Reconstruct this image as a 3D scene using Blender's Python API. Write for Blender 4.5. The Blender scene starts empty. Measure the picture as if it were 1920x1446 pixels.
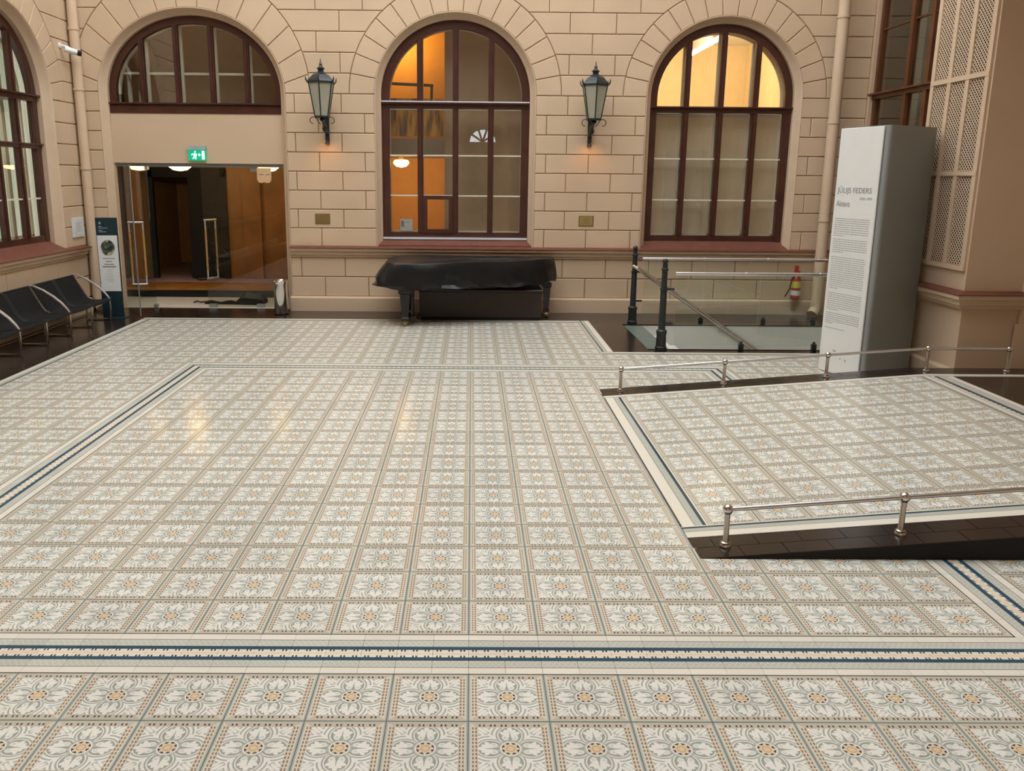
import bpy, bmesh, math, random
from mathutils import Vector, Matrix
from mathutils.geometry import tessellate_polygon
PI=math.pi
random.seed(7)
SC=bpy.context.scene
COL=SC.collection
# ------------------------------------------------------------------ camera
W0,H0=1920,1446
F,YAW,PITCH,ROLL=1581.364,.009327,.217496,.0090
CAM=Vector((-.0012,-4.2339,2.4812)); PPX,PPY=896.44,679.55
fw=Vector((math.sin(YAW)*math.cos(PITCH),math.cos(YAW)*math.cos(PITCH),-math.sin(PITCH)))
rt=Vector((math.cos(YAW),-math.sin(YAW),0)); up=rt.cross(fw)
r2=rt*math.cos(ROLL)+up*math.sin(ROLL); u2=-rt*math.sin(ROLL)+up*math.cos(ROLL)
cd=bpy.data.cameras.new('camera'); cam=bpy.data.objects.new('camera',cd); COL.objects.link(cam)
cam.matrix_world=Matrix(((r2.x,u2.x,-fw.x,CAM.x),(r2.y,u2.y,-fw.y,CAM.y),(r2.z,u2.z,-fw.z,CAM.z),(0,0,0,1)))
cd.sensor_width=36; cd.sensor_fit='HORIZONTAL'; cd.lens=F/W0*36
cd.shift_x=(W0/2-PPX)/W0; cd.shift_y=(PPY-H0/2)/W0; cd.clip_end=200
SC.camera=cam
def project(p):
    d=Vector(p)-CAM; z=d.dot(fw)
    return (PPX+F*d.dot(r2)/z, PPY-F*d.dot(u2)/z, z)
# ------------------------------------------------------------------ world, exposure
wd=bpy.data.worlds.new('sky'); SC.world=wd; wd.use_nodes=True
bg=wd.node_tree.nodes['Background']; bg.inputs[0].default_value=(.93,.98,1.0,1); bg.inputs[1].default_value=4.0
SC.view_settings.view_transform='Standard'; SC.view_settings.look='None'
SC.cycles.max_bounces=5; SC.cycles.diffuse_bounces=3; SC.cycles.adaptive_threshold=.05; SC.cycles.adaptive_min_samples=16; SC.cycles.glossy_bounces=2; SC.cycles.transparent_max_bounces=12; SC.cycles.caustics_reflective=False; SC.cycles.caustics_refractive=False
SC.view_settings.exposure=0.0; SC.view_settings.gamma=1.0; SC.view_settings.use_curve_mapping=False
# ------------------------------------------------------------------ materials
def new_mat(name):
    m=bpy.data.materials.new(name); m.use_nodes=True
    nt=m.node_tree; return m,nt,nt.nodes['Principled BSDF']
def PM(name,col,rough=.5,metal=0.,var=.06,scale=6.,bump=0.,bscale=60.,spec=.5,emit=None,estr=0.,coat=0.,rvar=0.):
    m,nt,b=new_mat(name); N=nt.nodes.new; L=nt.links.new
    tc=N('ShaderNodeTexCoord'); nz=N('ShaderNodeTexNoise'); nz.inputs['Scale'].default_value=scale; nz.inputs['Detail'].default_value=1.5
    L(tc.outputs['Object'],nz.inputs['Vector'])
    rp=N('ShaderNodeValToRGB'); rp.color_ramp.elements[0].position=.3; rp.color_ramp.elements[1].position=.7
    rp.color_ramp.elements[0].color=tuple(c*(1-var) for c in col)+(1,); rp.color_ramp.elements[1].color=tuple(min(1,c*(1+var)) for c in col)+(1,)
    L(nz.outputs['Fac'],rp.inputs[0]); L(rp.outputs[0],b.inputs['Base Color'])
    b.inputs['Roughness'].default_value=rough; b.inputs['Metallic'].default_value=metal; b.inputs['Specular IOR Level'].default_value=spec
    if coat: b.inputs['Coat Weight'].default_value=coat; b.inputs['Coat Roughness'].default_value=.1
    if emit: b.inputs['Emission Color'].default_value=emit+(1,); b.inputs['Emission Strength'].default_value=estr
    if bump:
        n2=N('ShaderNodeTexNoise'); n2.inputs['Scale'].default_value=bscale; n2.inputs['Detail'].default_value=1; L(tc.outputs['Object'],n2.inputs['Vector'])
        bp=N('ShaderNodeBump'); bp.inputs['Strength'].default_value=bump; bp.inputs['Distance'].default_value=.01
        L(n2.outputs['Fac'],bp.inputs['Height']); L(bp.outputs[0],b.inputs['Normal'])
    return m
M={}
M['stone']=PM('painted_stone',(.65,.48,.325),.75,var=.05,scale=1.3,bump=.15,bscale=90,spec=.25)
M['joint']=PM('stone_joint',(.30,.185,.105),.85,var=.05,spec=.2)
M['plaster']=PM('painted_plaster',(.65,.48,.33),.7,var=.03,scale=1.0,bump=.08,spec=.25)
M['trim']=PM('pale_trim',(.66,.49,.34),.6,var=.03,spec=.3)
M['sill']=PM('oxide_red_sill',(.17,.06,.038),.5,var=.1,spec=.3)
M['frame']=PM('brown_varnish',(.070,.022,.014),.35,var=.2,scale=3,spec=.5)
M['frame_r']=PM('light_brown_varnish',(.13,.045,.018),.35,var=.2,scale=3,spec=.5)
M['sash']=PM('cream_sash',(.74,.68,.54),.5,var=.03)
M['iron']=PM('black_iron',(.016,.02,.022),.38,var=.2,spec=.5)
M['lampiron']=PM('blue_black_iron',(.011,.018,.021),.35,var=.2,spec=.6)
M['chrome']=PM('polished_steel',(.72,.71,.70),.16,metal=1,var=.02)
M['alu']=PM('brushed_aluminium',(.80,.80,.82),.28,metal=1,var=.02)
M['nickel']=PM('warm_nickel',(.55,.49,.43),.25,metal=1,var=.04)
M['darktile']=PM('dark_basalt_tile',(.024,.016,.014),.20,var=.25,scale=4,spec=.5)
M['darkgrout']=PM('dark_floor_grout',(.085,.07,.062),.6,var=.1)
M['black']=PM('flat_black',(.008,.008,.008),.6,var=.1,spec=.3)
M['sling']=PM('black_mesh_fabric',(.010,.010,.010),.7,var=.15,scale=40,spec=.2)
M['cover']=PM('black_vinyl_cover',(.004,.005,.006),.36,var=.2,scale=5,bump=.40,bscale=9,spec=.45)
M['piano']=PM('ebony_lacquer',(.008,.007,.007),.2,var=.1)
M['brass']=PM('brass',(.50,.38,.16),.4,metal=.8,var=.08)
M['brass2']=PM('aged_brass',(.30,.21,.08),.45,metal=.7,var=.1)
M['white']=PM('white_laminate',(.80,.79,.76),.45,var=.015,spec=.4)
M['greymetal']=PM('grey_satin_metal',(.27,.28,.265),.5,metal=.15,var=.04,scale=2)
M['ink']=PM('grey_ink',(.24,.24,.24),.6,var=.05)
M['ink2']=PM('pale_grey_ink',(.42,.42,.41),.6,var=.05)
M['paper']=PM('paper',(.74,.75,.74),.6,var=.03)
M['teal']=PM('dark_teal_board',(.010,.030,.040),.35,var=.1)
M['tealtext']=PM('pale_lettering',(.30,.36,.38),.6,var=.05)
M['plaster_w']=PM('stairwell_white',(.64,.63,.57),.7,var=.04,scale=2)
M['tread']=PM('green_grey_tread',(.15,.19,.165),.35,var=.05)
M['orange']=PM('orange_wall_paint',(.86,.41,.04),.6,var=.04)
M['wood']=PM('orange_wood_panel',(.29,.122,.024),.45,var=.18,scale=2.5)
M['redwood']=PM('red_brown_wood',(.085,.027,.013),.35,var=.25,scale=3)
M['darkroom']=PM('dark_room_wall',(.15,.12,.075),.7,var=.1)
M['roomwall']=PM('warm_room_wall',(.86,.68,.42),.7,var=.04)
M['tanwall']=PM('tan_partition',(.46,.31,.19),.7,var=.05)
M['greyslab']=PM('grey_slab_edge',(.40,.32,.25),.7,var=.05)
M['darkcurtain']=PM('dim_curtain',(.22,.185,.13),.8,var=.08,scale=3)
M['carpet']=PM('purple_grey_carpet',(.34,.25,.36),.9,var=.15,scale=9)
M['threshold']=PM('cream_stone_threshold',(.60,.52,.42),.45,var=.04)
M['red']=PM('extinguisher_red',(.42,.022,.018),.3,var=.08)
M['yellow']=PM('yellow_label',(.72,.62,.08),.5,var=.05)
M['armalu']=PM('satin_aluminium',(.90,.90,.92),.42,metal=1,var=.02)
M['sky_sheen']=PM('painted_sky_sheen',(.72,.75,.82),.3,var=.03,spec=.6)  # blue-white base colour imitates sky reflected in a glossy ledge
M['white_pl']=PM('white_plastic',(.78,.79,.78),.4,var=.02)
M['glasswhite']=PM('milky_lantern_glass',(.38,.36,.285),.3,var=.06,scale=5)
M['greenlit']=PM('lit_green_sign',(.0,.30,.16),.4,emit=(.0,.42,.22),estr=.75)
M['whitelit']=PM('lit_white_pictogram',(.8,.9,.85),.4,emit=(.75,1.,.88),estr=1.1)
M['housing']=PM('grey_sign_housing',(.40,.45,.46),.5)
M['lampwarm']=PM('lit_lamp_glass',(.9,.8,.6),.4,emit=(1.,.62,.22),estr=12.)
M['tube']=PM('lit_fluorescent_tube',(.9,.9,.8),.4,emit=(1.,.86,.58),estr=14.)
M['skinwood']=PM('golden_wood_grip',(.40,.22,.06),.4,var=.1,scale=12)
M['noticeorange']=PM('paper_notice',(.70,.45,.25),.6,var=.03)
def glass(name,tint=(.93,.95,.93),refl=.10,ior=1.5,rough=.0):
    m=bpy.data.materials.new(name); m.use_nodes=True; nt=m.node_tree; nt.nodes.clear(); N=nt.nodes.new; L=nt.links.new
    o=N('ShaderNodeOutputMaterial'); mx=N('ShaderNodeMixShader'); t=N('ShaderNodeBsdfTransparent'); g=N('ShaderNodeBsdfGlossy')
    t.inputs[0].default_value=tint+(1,); g.inputs['Roughness'].default_value=rough; g.inputs[0].default_value=(1,1,1,1)
    fr=N('ShaderNodeLayerWeight'); fr.inputs[0].default_value=.5
    pw=N('ShaderNodeMath'); pw.operation='POWER'; pw.inputs[1].default_value=5.; L(fr.outputs['Facing'],pw.inputs[0])
    ma=N('ShaderNodeMath'); ma.operation='MULTIPLY_ADD'; ma.inputs[1].default_value=.95; ma.inputs[2].default_value=.02+refl; ma.use_clamp=True
    L(pw.outputs[0],ma.inputs[0]); L(ma.outputs[0],mx.inputs[0]); L(t.outputs[0],mx.inputs[1]); L(g.outputs[0],mx.inputs[2]); L(mx.outputs[0],o.inputs[0])
    return m
def cloth(name,col,tr=.5):
    m=PM(name,col,.8,var=.06,scale=3); nt=m.node_tree; N=nt.nodes.new; L=nt.links.new
    b=nt.nodes['Principled BSDF']; o=nt.nodes['Material Output']; t=N('ShaderNodeBsdfTranslucent'); t.inputs[0].default_value=col+(1,); mx=N('ShaderNodeMixShader'); mx.inputs[0].default_value=tr
    L(b.outputs[0],mx.inputs[1]); L(t.outputs[0],mx.inputs[2]); L(mx.outputs[0],o.inputs[0]); return m
M['curtain']=cloth('pale_curtain',(.60,.60,.49),.55); M['blind']=cloth('tan_roller_blind',(.66,.56,.42),.10)
M['pane']=glass('window_glass',(.93,.94,.92),.055)
M['bal']=glass('balustrade_glass',(.95,.975,.96),.02)
M['door']=glass('door_glass',(.92,.95,.93),.015)
# ---- expression nodes for the tile pattern
class S:
    nt=None
    def __init__(s,sock): s.k=sock
    @staticmethod
    def op(o,a,b=None):
        n=S.nt.nodes.new('ShaderNodeMath'); n.operation=o
        for i,v in enumerate((a,b)):
            if v is None: continue
            if isinstance(v,S): S.nt.links.new(v.k,n.inputs[i])
            else: n.inputs[i].default_value=v
        return S(n.outputs[0])
    def __add__(s,o): return S.op('ADD',s,o)
    __radd__=__add__
    def __sub__(s,o): return S.op('SUBTRACT',s,o)
    def __rsub__(s,o): return S.op('SUBTRACT',o,s)
    def __mul__(s,o): return S.op('MULTIPLY',s,o)
    __rmul__=__mul__
class B:
    abs=staticmethod(lambda a:S.op('ABSOLUTE',a)); sqrt=staticmethod(lambda a:S.op('SQRT',a)); cos=staticmethod(lambda a:S.op('COSINE',a)); fract=staticmethod(lambda a:S.op('FRACT',a))
    max=staticmethod(lambda a,b:S.op('MAXIMUM',a,b)); min=staticmethod(lambda a,b:S.op('MINIMUM',a,b)); atan2=staticmethod(lambda a,b:S.op('ARCTAN2',a,b))
    lt=staticmethod(lambda a,b:S.op('LESS_THAN',a,b)); gt=staticmethod(lambda a,b:S.op('GREATER_THAN',a,b))
    @staticmethod
    def col(c):
        n=S.nt.nodes.new('ShaderNodeRGB'); n.outputs[0].default_value=tuple(c)+(1,); return n.outputs[0]
    @staticmethod
    def mix(c,d,m):
        n=S.nt.nodes.new('ShaderNodeMixRGB'); S.nt.links.new(m.k,n.inputs[0]); S.nt.links.new(c,n.inputs[1]); n.inputs[2].default_value=tuple(d)+(1,); return n.outputs[0]
def tile_pattern(B,X,Y):
    ax=B.abs(X); ay=B.abs(Y)
    m=B.max(ax,ay); s=B.min(ax,ay)
    k=1/.785
    a=m*k; b=s*k
    def ell(cx,cy,rx,ry):
        u=(a-cx)*(1/rx); v=(b-cy)*(1/ry); return B.sqrt(u*u+v*v)
    def rel(cx,cy,rx,ry,co,si):
        p=a-cx; q=b-cy
        u=(p*co+q*si)*(1/rx); v=(q*co-p*si)*(1/ry); return B.sqrt(u*u+v*v)
    SAGE=(.49,.495,.435); DSAGE=(.345,.365,.315); CREAM=(.80,.76,.685); PEACH=(.70,.58,.43); TAUPE=(.54,.475,.375); BROWN=(.10,.055,.035); ORG=(.74,.52,.27)
    c=B.col(SAGE)
    e=ell(.61,0,.375,.35); fr=B.abs(B.fract(e*2.55-.02)-.5); r=ell(0,0,1,1)
    c=B.mix(c,CREAM,B.lt(fr,.29)*B.gt(e,1.0)*B.gt(r,.40))
    c=B.mix(c,DSAGE,B.gt(fr,.40)*B.gt(e,1.1)*B.gt(r,.55))
    d1=(a+b)*.7071; d2=B.abs(a-b)*.7071
    def de(c0,r0,c2,r2):
        u=(d1-c0)*(1/r0); v=(d2-c2)*(1/r2); return u*u+v*v
    c=B.mix(c,SAGE,B.lt(de(1.20,.27,0,.20),1.0))
    c=B.mix(c,CREAM,B.lt(de(1.20,.23,0,.06),1.0))
    c=B.mix(c,CREAM,B.lt(de(1.13,.16,.12,.05),1.0))
    c=B.mix(c,CREAM,B.lt(de(.78,.16,0,.05),1.0))
    c=B.mix(c,DSAGE,B.lt(e,1.0))
    c=B.mix(c,SAGE,B.lt(ell(.56,0,.27,.26),1.0))
    for L in ((.83,0,.18,.085),(.67,.07,.15,.10),(.50,.15,.115,.095)): c=B.mix(c,CREAM,B.lt(ell(*L),1.0))
    c=B.mix(c,CREAM,B.lt(rel(.76,.10,.13,.07,.86,.5),1.0))
    c=B.mix(c,CREAM,B.lt(rel(.68,.17,.15,.075,.5,.86),1.0))
    c=B.mix(c,SAGE,B.lt(ell(.485,.15,.055,.045),1.0))
    c=B.mix(c,CREAM,B.lt(ell(.48,.145,.03,.025),1.0))
    c=B.mix(c,DSAGE,B.lt(b,.075-a*.09)*B.lt(a,.80)*B.gt(a,.3))
    c=B.mix(c,SAGE,B.lt(r,.345)); c=B.mix(c,CREAM,B.lt(r,.315)); c=B.mix(c,BROWN,B.lt(r,.27))
    th=B.atan2(b,a)
    c=B.mix(c,PEACH,B.lt(r,.232+.042*B.cos(th*8)))
    c=B.mix(c,(.40,.24,.13),B.lt(r,.135)); c=B.mix(c,ORG,B.lt(r,.118)); c=B.mix(c,PEACH,B.lt(r,.06))
    c=B.mix(c,CREAM,B.gt(m,.765))
    c=B.mix(c,(.36,.27,.20),B.gt(m,.775)*B.lt(m,.785))
    c=B.mix(c,PEACH,B.gt(m,.785)*B.lt(m,.91))
    top=B.gt(ay,ax)
    c=B.mix(c,TAUPE,B.gt(m,.785)*B.lt(m,.945)*top)
    t=B.abs(m-.8475); pr=B.abs(B.abs(B.fract(s*3.75)-.5)-.19); p2=B.abs(B.fract(s*7.5)-.5)
    c=B.mix(c,BROWN,B.lt(pr,.085)*B.lt(t,.036)*B.lt(s,.79)*top)
    c=B.mix(c,(.21,.165,.125),B.lt(p2,.31)*B.gt(t,.020)*B.lt(t,.055)*B.lt(s,.80)*B.gt(ax,ay))
    c=B.mix(c,(.62,.60,.52),B.gt(m,.91)*B.lt(m,.945)*B.gt(ax,ay))
    c=B.mix(c,(.42,.43,.37),B.gt(m,.95))
    return c
def band_pattern(B,U,V):   # V across -1..1, U along in tiles
    m=B.abs(V); CREAM=(.78,.72,.62); BLUE=(.032,.078,.115); LAT=(.52,.52,.45); PEACH=(.78,.63,.45); DK=(.06,.05,.05)
    c=B.col(CREAM)
    c=B.mix(c,PEACH,B.lt(m,.05))
    pr=B.abs(B.abs(B.fract(U*6)-.5)-.14)
    c=B.mix(c,DK,B.lt(pr,.07)*B.gt(m,.10)*B.lt(m,.19))
    c=B.mix(c,BLUE,B.gt(m,.185)*B.lt(m,.35))
    c=B.mix(c,LAT,B.gt(m,.35)*B.lt(m,.67))
    w=S.op('SINE',U*37.7)*.11
    c=B.mix(c,(.62,.60,.52),B.lt(B.abs(m-.51-w),.028)*B.gt(m,.36)*B.lt(m,.66))
    c=B.mix(c,(.62,.60,.52),B.lt(B.abs(m-.51+w),.028)*B.gt(m,.36)*B.lt(m,.66))
    c=B.mix(c,(.25,.19,.15),B.gt(m,.67)*B.lt(m,.695))
    c=B.mix(c,(.08,.06,.05),B.gt(m,.975))
    return c
def strip_pattern(B,U,V):  # V 0 (outer edge) .. 1 (field)
    c=B.col((.76,.70,.59))
    c=B.mix(c,(.10,.08,.07),B.lt(V,.05))
    c=B.mix(c,(.22,.18,.15),B.gt(V,.50)*B.lt(V,.525))
    c=B.mix(c,(.46,.47,.41),B.gt(V,.525)*B.lt(V,.80))
    c=B.mix(c,(.035,.065,.085),B.gt(V,.80)*B.lt(V,.93))
    return c
def pat_mat(name,fn,scale=(2,2),off=(-1,-1),rough=.17):
    m,nt,b=new_mat(name); S.nt=nt; N=nt.nodes.new; L=nt.links.new
    uv=N('ShaderNodeUVMap'); sp=N('ShaderNodeSeparateXYZ'); L(uv.outputs[0],sp.inputs[0])
    c=fn(B,S(sp.outputs[0])*scale[0]+off[0],S(sp.outputs[1])*scale[1]+off[1])
    oi=N('ShaderNodeObjectInfo'); hs=N('ShaderNodeHueSaturation'); L(c,hs.inputs['Color'])
    v=S(oi.outputs['Random'])*.10+.95; L(v.k,hs.inputs['Value'])
    tc=N('ShaderNodeNewGeometry'); nz=N('ShaderNodeTexNoise'); nz.inputs['Scale'].default_value=1.1; nz.inputs['Detail'].default_value=2; L(tc.outputs['Position'],nz.inputs['Vector'])
    L((S(nz.outputs['Fac'])*.12+(rough-.06)).k,b.inputs['Roughness'])
    L(hs.outputs[0],b.inputs['Base Color']); b.inputs['Specular IOR Level'].default_value=.20
    return m
M['tile']=pat_mat('encaustic_tile',tile_pattern)
M['band']=pat_mat('encaustic_border',band_pattern,(1,2),(0,-1))
M['strip']=pat_mat('encaustic_edging',strip_pattern,(1,1),(0,0))
M['grout']=PM('floor_grout',(.42,.39,.34),.6,var=.1)
# ------------------------------------------------------------------ mesh helpers
def mesh_obj(name,verts,faces,mat,parent=None,uvs=None,smooth=False,idx=None):
    me=bpy.data.meshes.new(name); me.from_pydata([tuple(v) for v in verts],[],faces); me.update()
    for mm in (mat if isinstance(mat,(list,tuple)) else [mat]): me.materials.append(mm)
    if idx:
        for p,i in zip(me.polygons,idx): p.material_index=i
    if uvs:
        ul=me.uv_layers.new(name='UVMap')
        for i,l in enumerate(me.loops): ul.data[i].uv=uvs[l.vertex_index]
    if smooth:
        for p in me.polygons: p.use_smooth=True
    o=bpy.data.objects.new(name,me); COL.objects.link(o)
    if parent: o.parent=parent
    return o
def link_copy(me,name,loc,parent,rot=None):
    o=bpy.data.objects.new(name,me); COL.objects.link(o); o.location=loc; o.parent=parent
    if rot: o.rotation_euler=rot
    return o
def tag(o,label=None,cat=None,group=None,kind=None):
    if label: o['label']=label
    if cat: o['category']=cat
    if group: o['group']=group
    if kind: o['kind']=kind
    return o
def empty(name,loc=(0,0,0),rz=0,**k):
    o=bpy.data.objects.new(name,None); COL.objects.link(o); o.location=loc; o.rotation_euler=(0,0,rz); o.empty_display_size=.1
    return tag(o,**k)
class MB:
    def __init__(s): s.v=[]; s.f=[]; s.mi=[]; s.m=0
    def add(s,vs,fs):
        n=len(s.v); s.v+=[tuple(v) for v in vs]; s.f+=[tuple(i+n for i in f) for f in fs]; s.mi+=[s.m]*len(fs); return s
    def box(s,x0,x1,y0,y1,z0,z1):
        vs=[(x,y,z) for z in (z0,z1) for y in (y0,y1) for x in (x0,x1)]
        return s.add(vs,[(0,2,3,1),(4,5,7,6),(0,1,5,4),(2,6,7,3),(0,4,6,2),(1,3,7,5)])
    def bbox(s,x0,x1,y0,y1,z0,z1,b=.01):   # bevelled box
        vs=[];
        for z,bb in ((z0,b),(z0+b,0),(z1-b,0),(z1,b)):
            for x,y in ((x0+bb+b,y0+bb),(x1-bb-b,y0+bb),(x1-bb,y0+bb+b),(x1-bb,y1-bb-b),(x1-bb-b,y1-bb),(x0+bb+b,y1-bb),(x0+bb,y1-bb-b),(x0+bb,y0+bb+b)): vs.append((x,y,z))
        fs=[tuple(reversed(range(8))),tuple(range(24,32))]
        for k in range(3):
            for i in range(8):
                j=(i+1)%8; fs.append((k*8+i,k*8+j,k*8+8+j,k*8+8+i))
        return s.add(vs,fs)
    def tube(s,pts,r,n=8,cap=True):
        P=[Vector(p) for p in pts]; rs=r if isinstance(r,(list,tuple)) else [r]*len(P)
        vs=[];fs=[]; prev=None
        for i,p in enumerate(P):
            t=((P[min(i+1,len(P)-1)]-P[max(i-1,0)])).normalized()
            if prev is None: a=t.cross(Vector((0,0,1))); a=a if a.length>1e-4 else t.cross(Vector((1,0,0)))
            else: a=prev-t*prev.dot(t)
            a.normalize(); prev=a; b=t.cross(a)
            for k in range(n):
                q=2*PI*k/n; vs.append(p+(a*math.cos(q)+b*math.sin(q))*rs[i])
        for i in range(len(P)-1):
            for k in range(n):
                l=(k+1)%n; fs.append((i*n+k,i*n+l,(i+1)*n+l,(i+1)*n+k))
        if cap: fs.append(tuple(reversed(range(n)))); fs.append(tuple((len(P)-1)*n+k for k in range(n)))
        return s.add(vs,fs)
    def lathe(s,prof,c=(0,0,0),n=16,cap=True):
        vs=[];fs=[]
        for r,z in prof:
            for k in range(n): q=2*PI*k/n; vs.append((c[0]+r*math.cos(q),c[1]+r*math.sin(q),c[2]+z))
        for i in range(len(prof)-1):
            for k in range(n):
                l=(k+1)%n; fs.append((i*n+k,i*n+l,(i+1)*n+l,(i+1)*n+k))
        if cap: fs.append(tuple(reversed(range(n)))); fs.append(tuple((len(prof)-1)*n+k for k in range(n)))
        return s.add(vs,fs)
    def sphere(s,c,r,n=12,m=8):
        return s.lathe([(max(1e-4,r*math.sin(PI*i/m)),-r*math.cos(PI*i/m)) for i in range(m+1)],c,n,False)
    def prism(s,pts,y0,y1):                # polygon in x,z extruded along y
        n=len(pts); vs=[(x,y0,z) for x,z in pts]+[(x,y1,z) for x,z in pts]
        return s.add(vs,[tuple(range(n)),tuple(reversed(range(n,2*n)))]+[(i,i+n,(i+1)%n+n,(i+1)%n) for i in range(n)])
    def zprism(s,pts,z0,z1):               # polygon in x,y extruded along z
        n=len(pts); vs=[(x,y,z0) for x,y in pts]+[(x,y,z1) for x,y in pts]
        return s.add(vs,[tuple(reversed(range(n))),tuple(range(n,2*n))]+[(i,(i+1)%n,(i+1)%n+n,i+n) for i in range(n)])
    def grid(s,rows):
        m=len(rows[0]); vs=[p for r in rows for p in r]
        return s.add(vs,[(i*m+j,i*m+j+1,(i+1)*m+j+1,(i+1)*m+j) for i in range(len(rows)-1) for j in range(m-1)])
    def build(s,name,mat,parent=None,smooth=False,kind=None):
        o=mesh_obj(name,s.v,s.f,mat,parent,smooth=smooth,idx=s.mi if isinstance(mat,(list,tuple)) else None)
        bm=bmesh.new(); bm.from_mesh(o.data); bmesh.ops.recalc_face_normals(bm,faces=bm.faces); bm.to_mesh(o.data); bm.free()
        if smooth:
            try: o.data.set_sharp_from_angle(angle=math.radians(40))
            except Exception: pass
        if kind: o['kind']=kind
        return o
def struct(o): o['kind']='structure'; return o
# ------------------------------------------------------------------ floor
T=.38
XL,YB=-5.72,10.45                      # outer limits of the patterned floor
RX,RN=2.08,7.76                        # notch for the stairwell zone
SLOPE=.0785; RX0,RY0,RY1,RX1=1.54,.966,5.55,5.24
WELL=(2.62,6.25,7.98,10.08)
mb=MB()
for x0,x1,y0,y1 in ((-9.,9.5,-9.3,7.96),(-9,2.60,7.96,10.10),(6.27,9.5,7.96,10.10),(-9.,9.5,10.10,11.75)): mb.box(x0,x1,y0,y1,-.12,-.008)
floor=struct(mb.build('floor',M['grout']))
def dark(x0,x1,y0,y1,z=-.002): return mesh_obj('dark_paving',[(x0,y0,z),(x1,y0,z),(x1,y1,z),(x0,y1,z)],[(0,1,2,3)],M['darktile'],floor)
dark(-9,XL,-3,11.7); dark(XL,RX,YB,11.7); dark(RX,WELL[0],RN,11.7); dark(WELL[0],9,10.08,11.7); dark(WELL[0],9,RN,7.98); dark(6.25,9,7.98,10.08)
def tile_mesh(name,w,h,uv=(0,1,0,1),mat=None,z=0.,g=.0010,d=.005):
    u0,u1,v0,v1=uv; e=.0016 if g>.0005 else .0006
    top=[(g+e,g+e),(w-g-e,g+e),(w-g-e,h-g-e),(g+e,h-g-e)]; bot=[(g,g),(w-g,g),(w-g,h-g),(g,h-g)]
    vs=[(x,y,z) for x,y in top]+[(x,y,z-d) for x,y in bot]
    us=[(u0+(u1-u0)*x/w,v0+(v1-v0)*y/h) for x,y in top+bot]
    me=bpy.data.meshes.new(name); me.from_pydata(vs,[],[(0,1,2,3),(4,5,1,0),(5,6,2,1),(6,7,3,2),(7,4,0,3)]); me.update(); me.materials.append(mat)
    ul=me.uv_layers.new(name='UVMap')
    for i,l in enumerate(me.loops): ul.data[i].uv=us[l.vertex_index]
    return me
TILE=tile_mesh('tile',T,T,mat=M['tile'])
cells=[]
def hidden_by_ramp(i,j): return i>=4 and 3<=j<=13
for i in range(-15,22):
    for j in range(-9,27):
        if i==-10 and -1<=j<=17 or i==8 and -1<=j<=17 or j in(-1,17) and -10<=i<=8: continue
        if hidden_by_ramp(i,j): continue
        if j>=20 and i>4: continue
        if i>17 and j<14: continue
        cells.append((i,j))
def area(i,j):
    q=[project((T*(i+a),T*(j+b),0)) for a,b in ((0,0),(1,0),(1,1),(0,1))]
    if any(p[2]<.3 for p in q): return 0
    if not any(-40<p[0]<1960 and -40<p[1]<1490 for p in q): return 0
    if i>=9 and j>=14: return 1e-3
    return abs(sum(q[k][0]*q[(k+1)%4][1]-q[(k+1)%4][0]*q[k][1] for k in range(4)))/2
cells.sort(key=lambda c:-area(*c))
PW=XL+.17                              # left field edge
rest=[]
for n,(i,j) in enumerate(cells):
    x0=T*i
    if i==-15:
        rest.append((i,j)); continue
    if n<300 and area(i,j)>0: link_copy(TILE,'tile',(x0,T*j,0),floor)
    else: rest.append((i,j))
vs=[];fs=[];us=[]
for i,j in rest:
    x0,x1=T*i,T*i+T; u0=0
    if i==-15: x0=PW; u0=1-(x1-x0)/T
    n=len(vs); vs+=[(x0+.0016,T*j+.0016,0),(x1-.0016,T*j+.0016,0),(x1-.0016,T*j+T-.0016,0),(x0+.0016,T*j+T-.0016,0)]; us+=[(u0,0),(1,0),(1,1),(u0,1)]; fs.append((n,n+1,n+2,n+3))
tag(mesh_obj('tiles',vs,fs,M['tile'],floor,uvs=us),kind='stuff')
# border band round the inner field: two edging rows and the patterned middle, in half-tile pieces
hT=T/2; E=.155                          # edging share of the width
def band_mesh(name,v0,v1,horiz):
    w=T*(v1-v0)
    if horiz: return tile_mesh(name,hT,w,(0,.5,v0,v1),M['band'],g=.0003)
    me=tile_mesh(name,w,hT,(0,1,0,.5),M['band'],g=.0003)
    for d in me.uv_layers[0].data: d.uv=(d.uv[1],v0+(v1-v0)*d.uv[0])
    return me
for horiz in (True,False):
    BMs=[('edging_tile',band_mesh('edging_tile',0,E,horiz),0),('border_tile',band_mesh('border_tile',E,1-E,horiz),T*E),('edging_tile',band_mesh('edging_tile',1-E,1,horiz),T*(1-E))]
    if horiz:
        for k in range(-20,16):
            for nm,me,o in BMs:
                if k*hT>-4.2: link_copy(me,nm,(k*hT,-T+o,0),floor)
    else:
        for i0 in (-10,8):
            for k in range(0,34):
                if i0==8 and 4<=k*.5<14: continue
                if i0==-10 and k<7: continue
                for nm,me,o in BMs: link_copy(me,nm,(T*i0+o,k*hT,0),floor)
def band_quad(name,pts,uv): return mesh_obj(name,pts,[tuple(range(len(pts)))],M['band'],floor,uvs=uv)
y0,y1=T*17,T*18
band_quad('border_strip',[(-9*T,y0,0),(8*T,y0,0),(8*T,y1,0),(-9*T,y1,0)],[(0,0),(17,0),(17,1),(0,1)])
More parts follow.
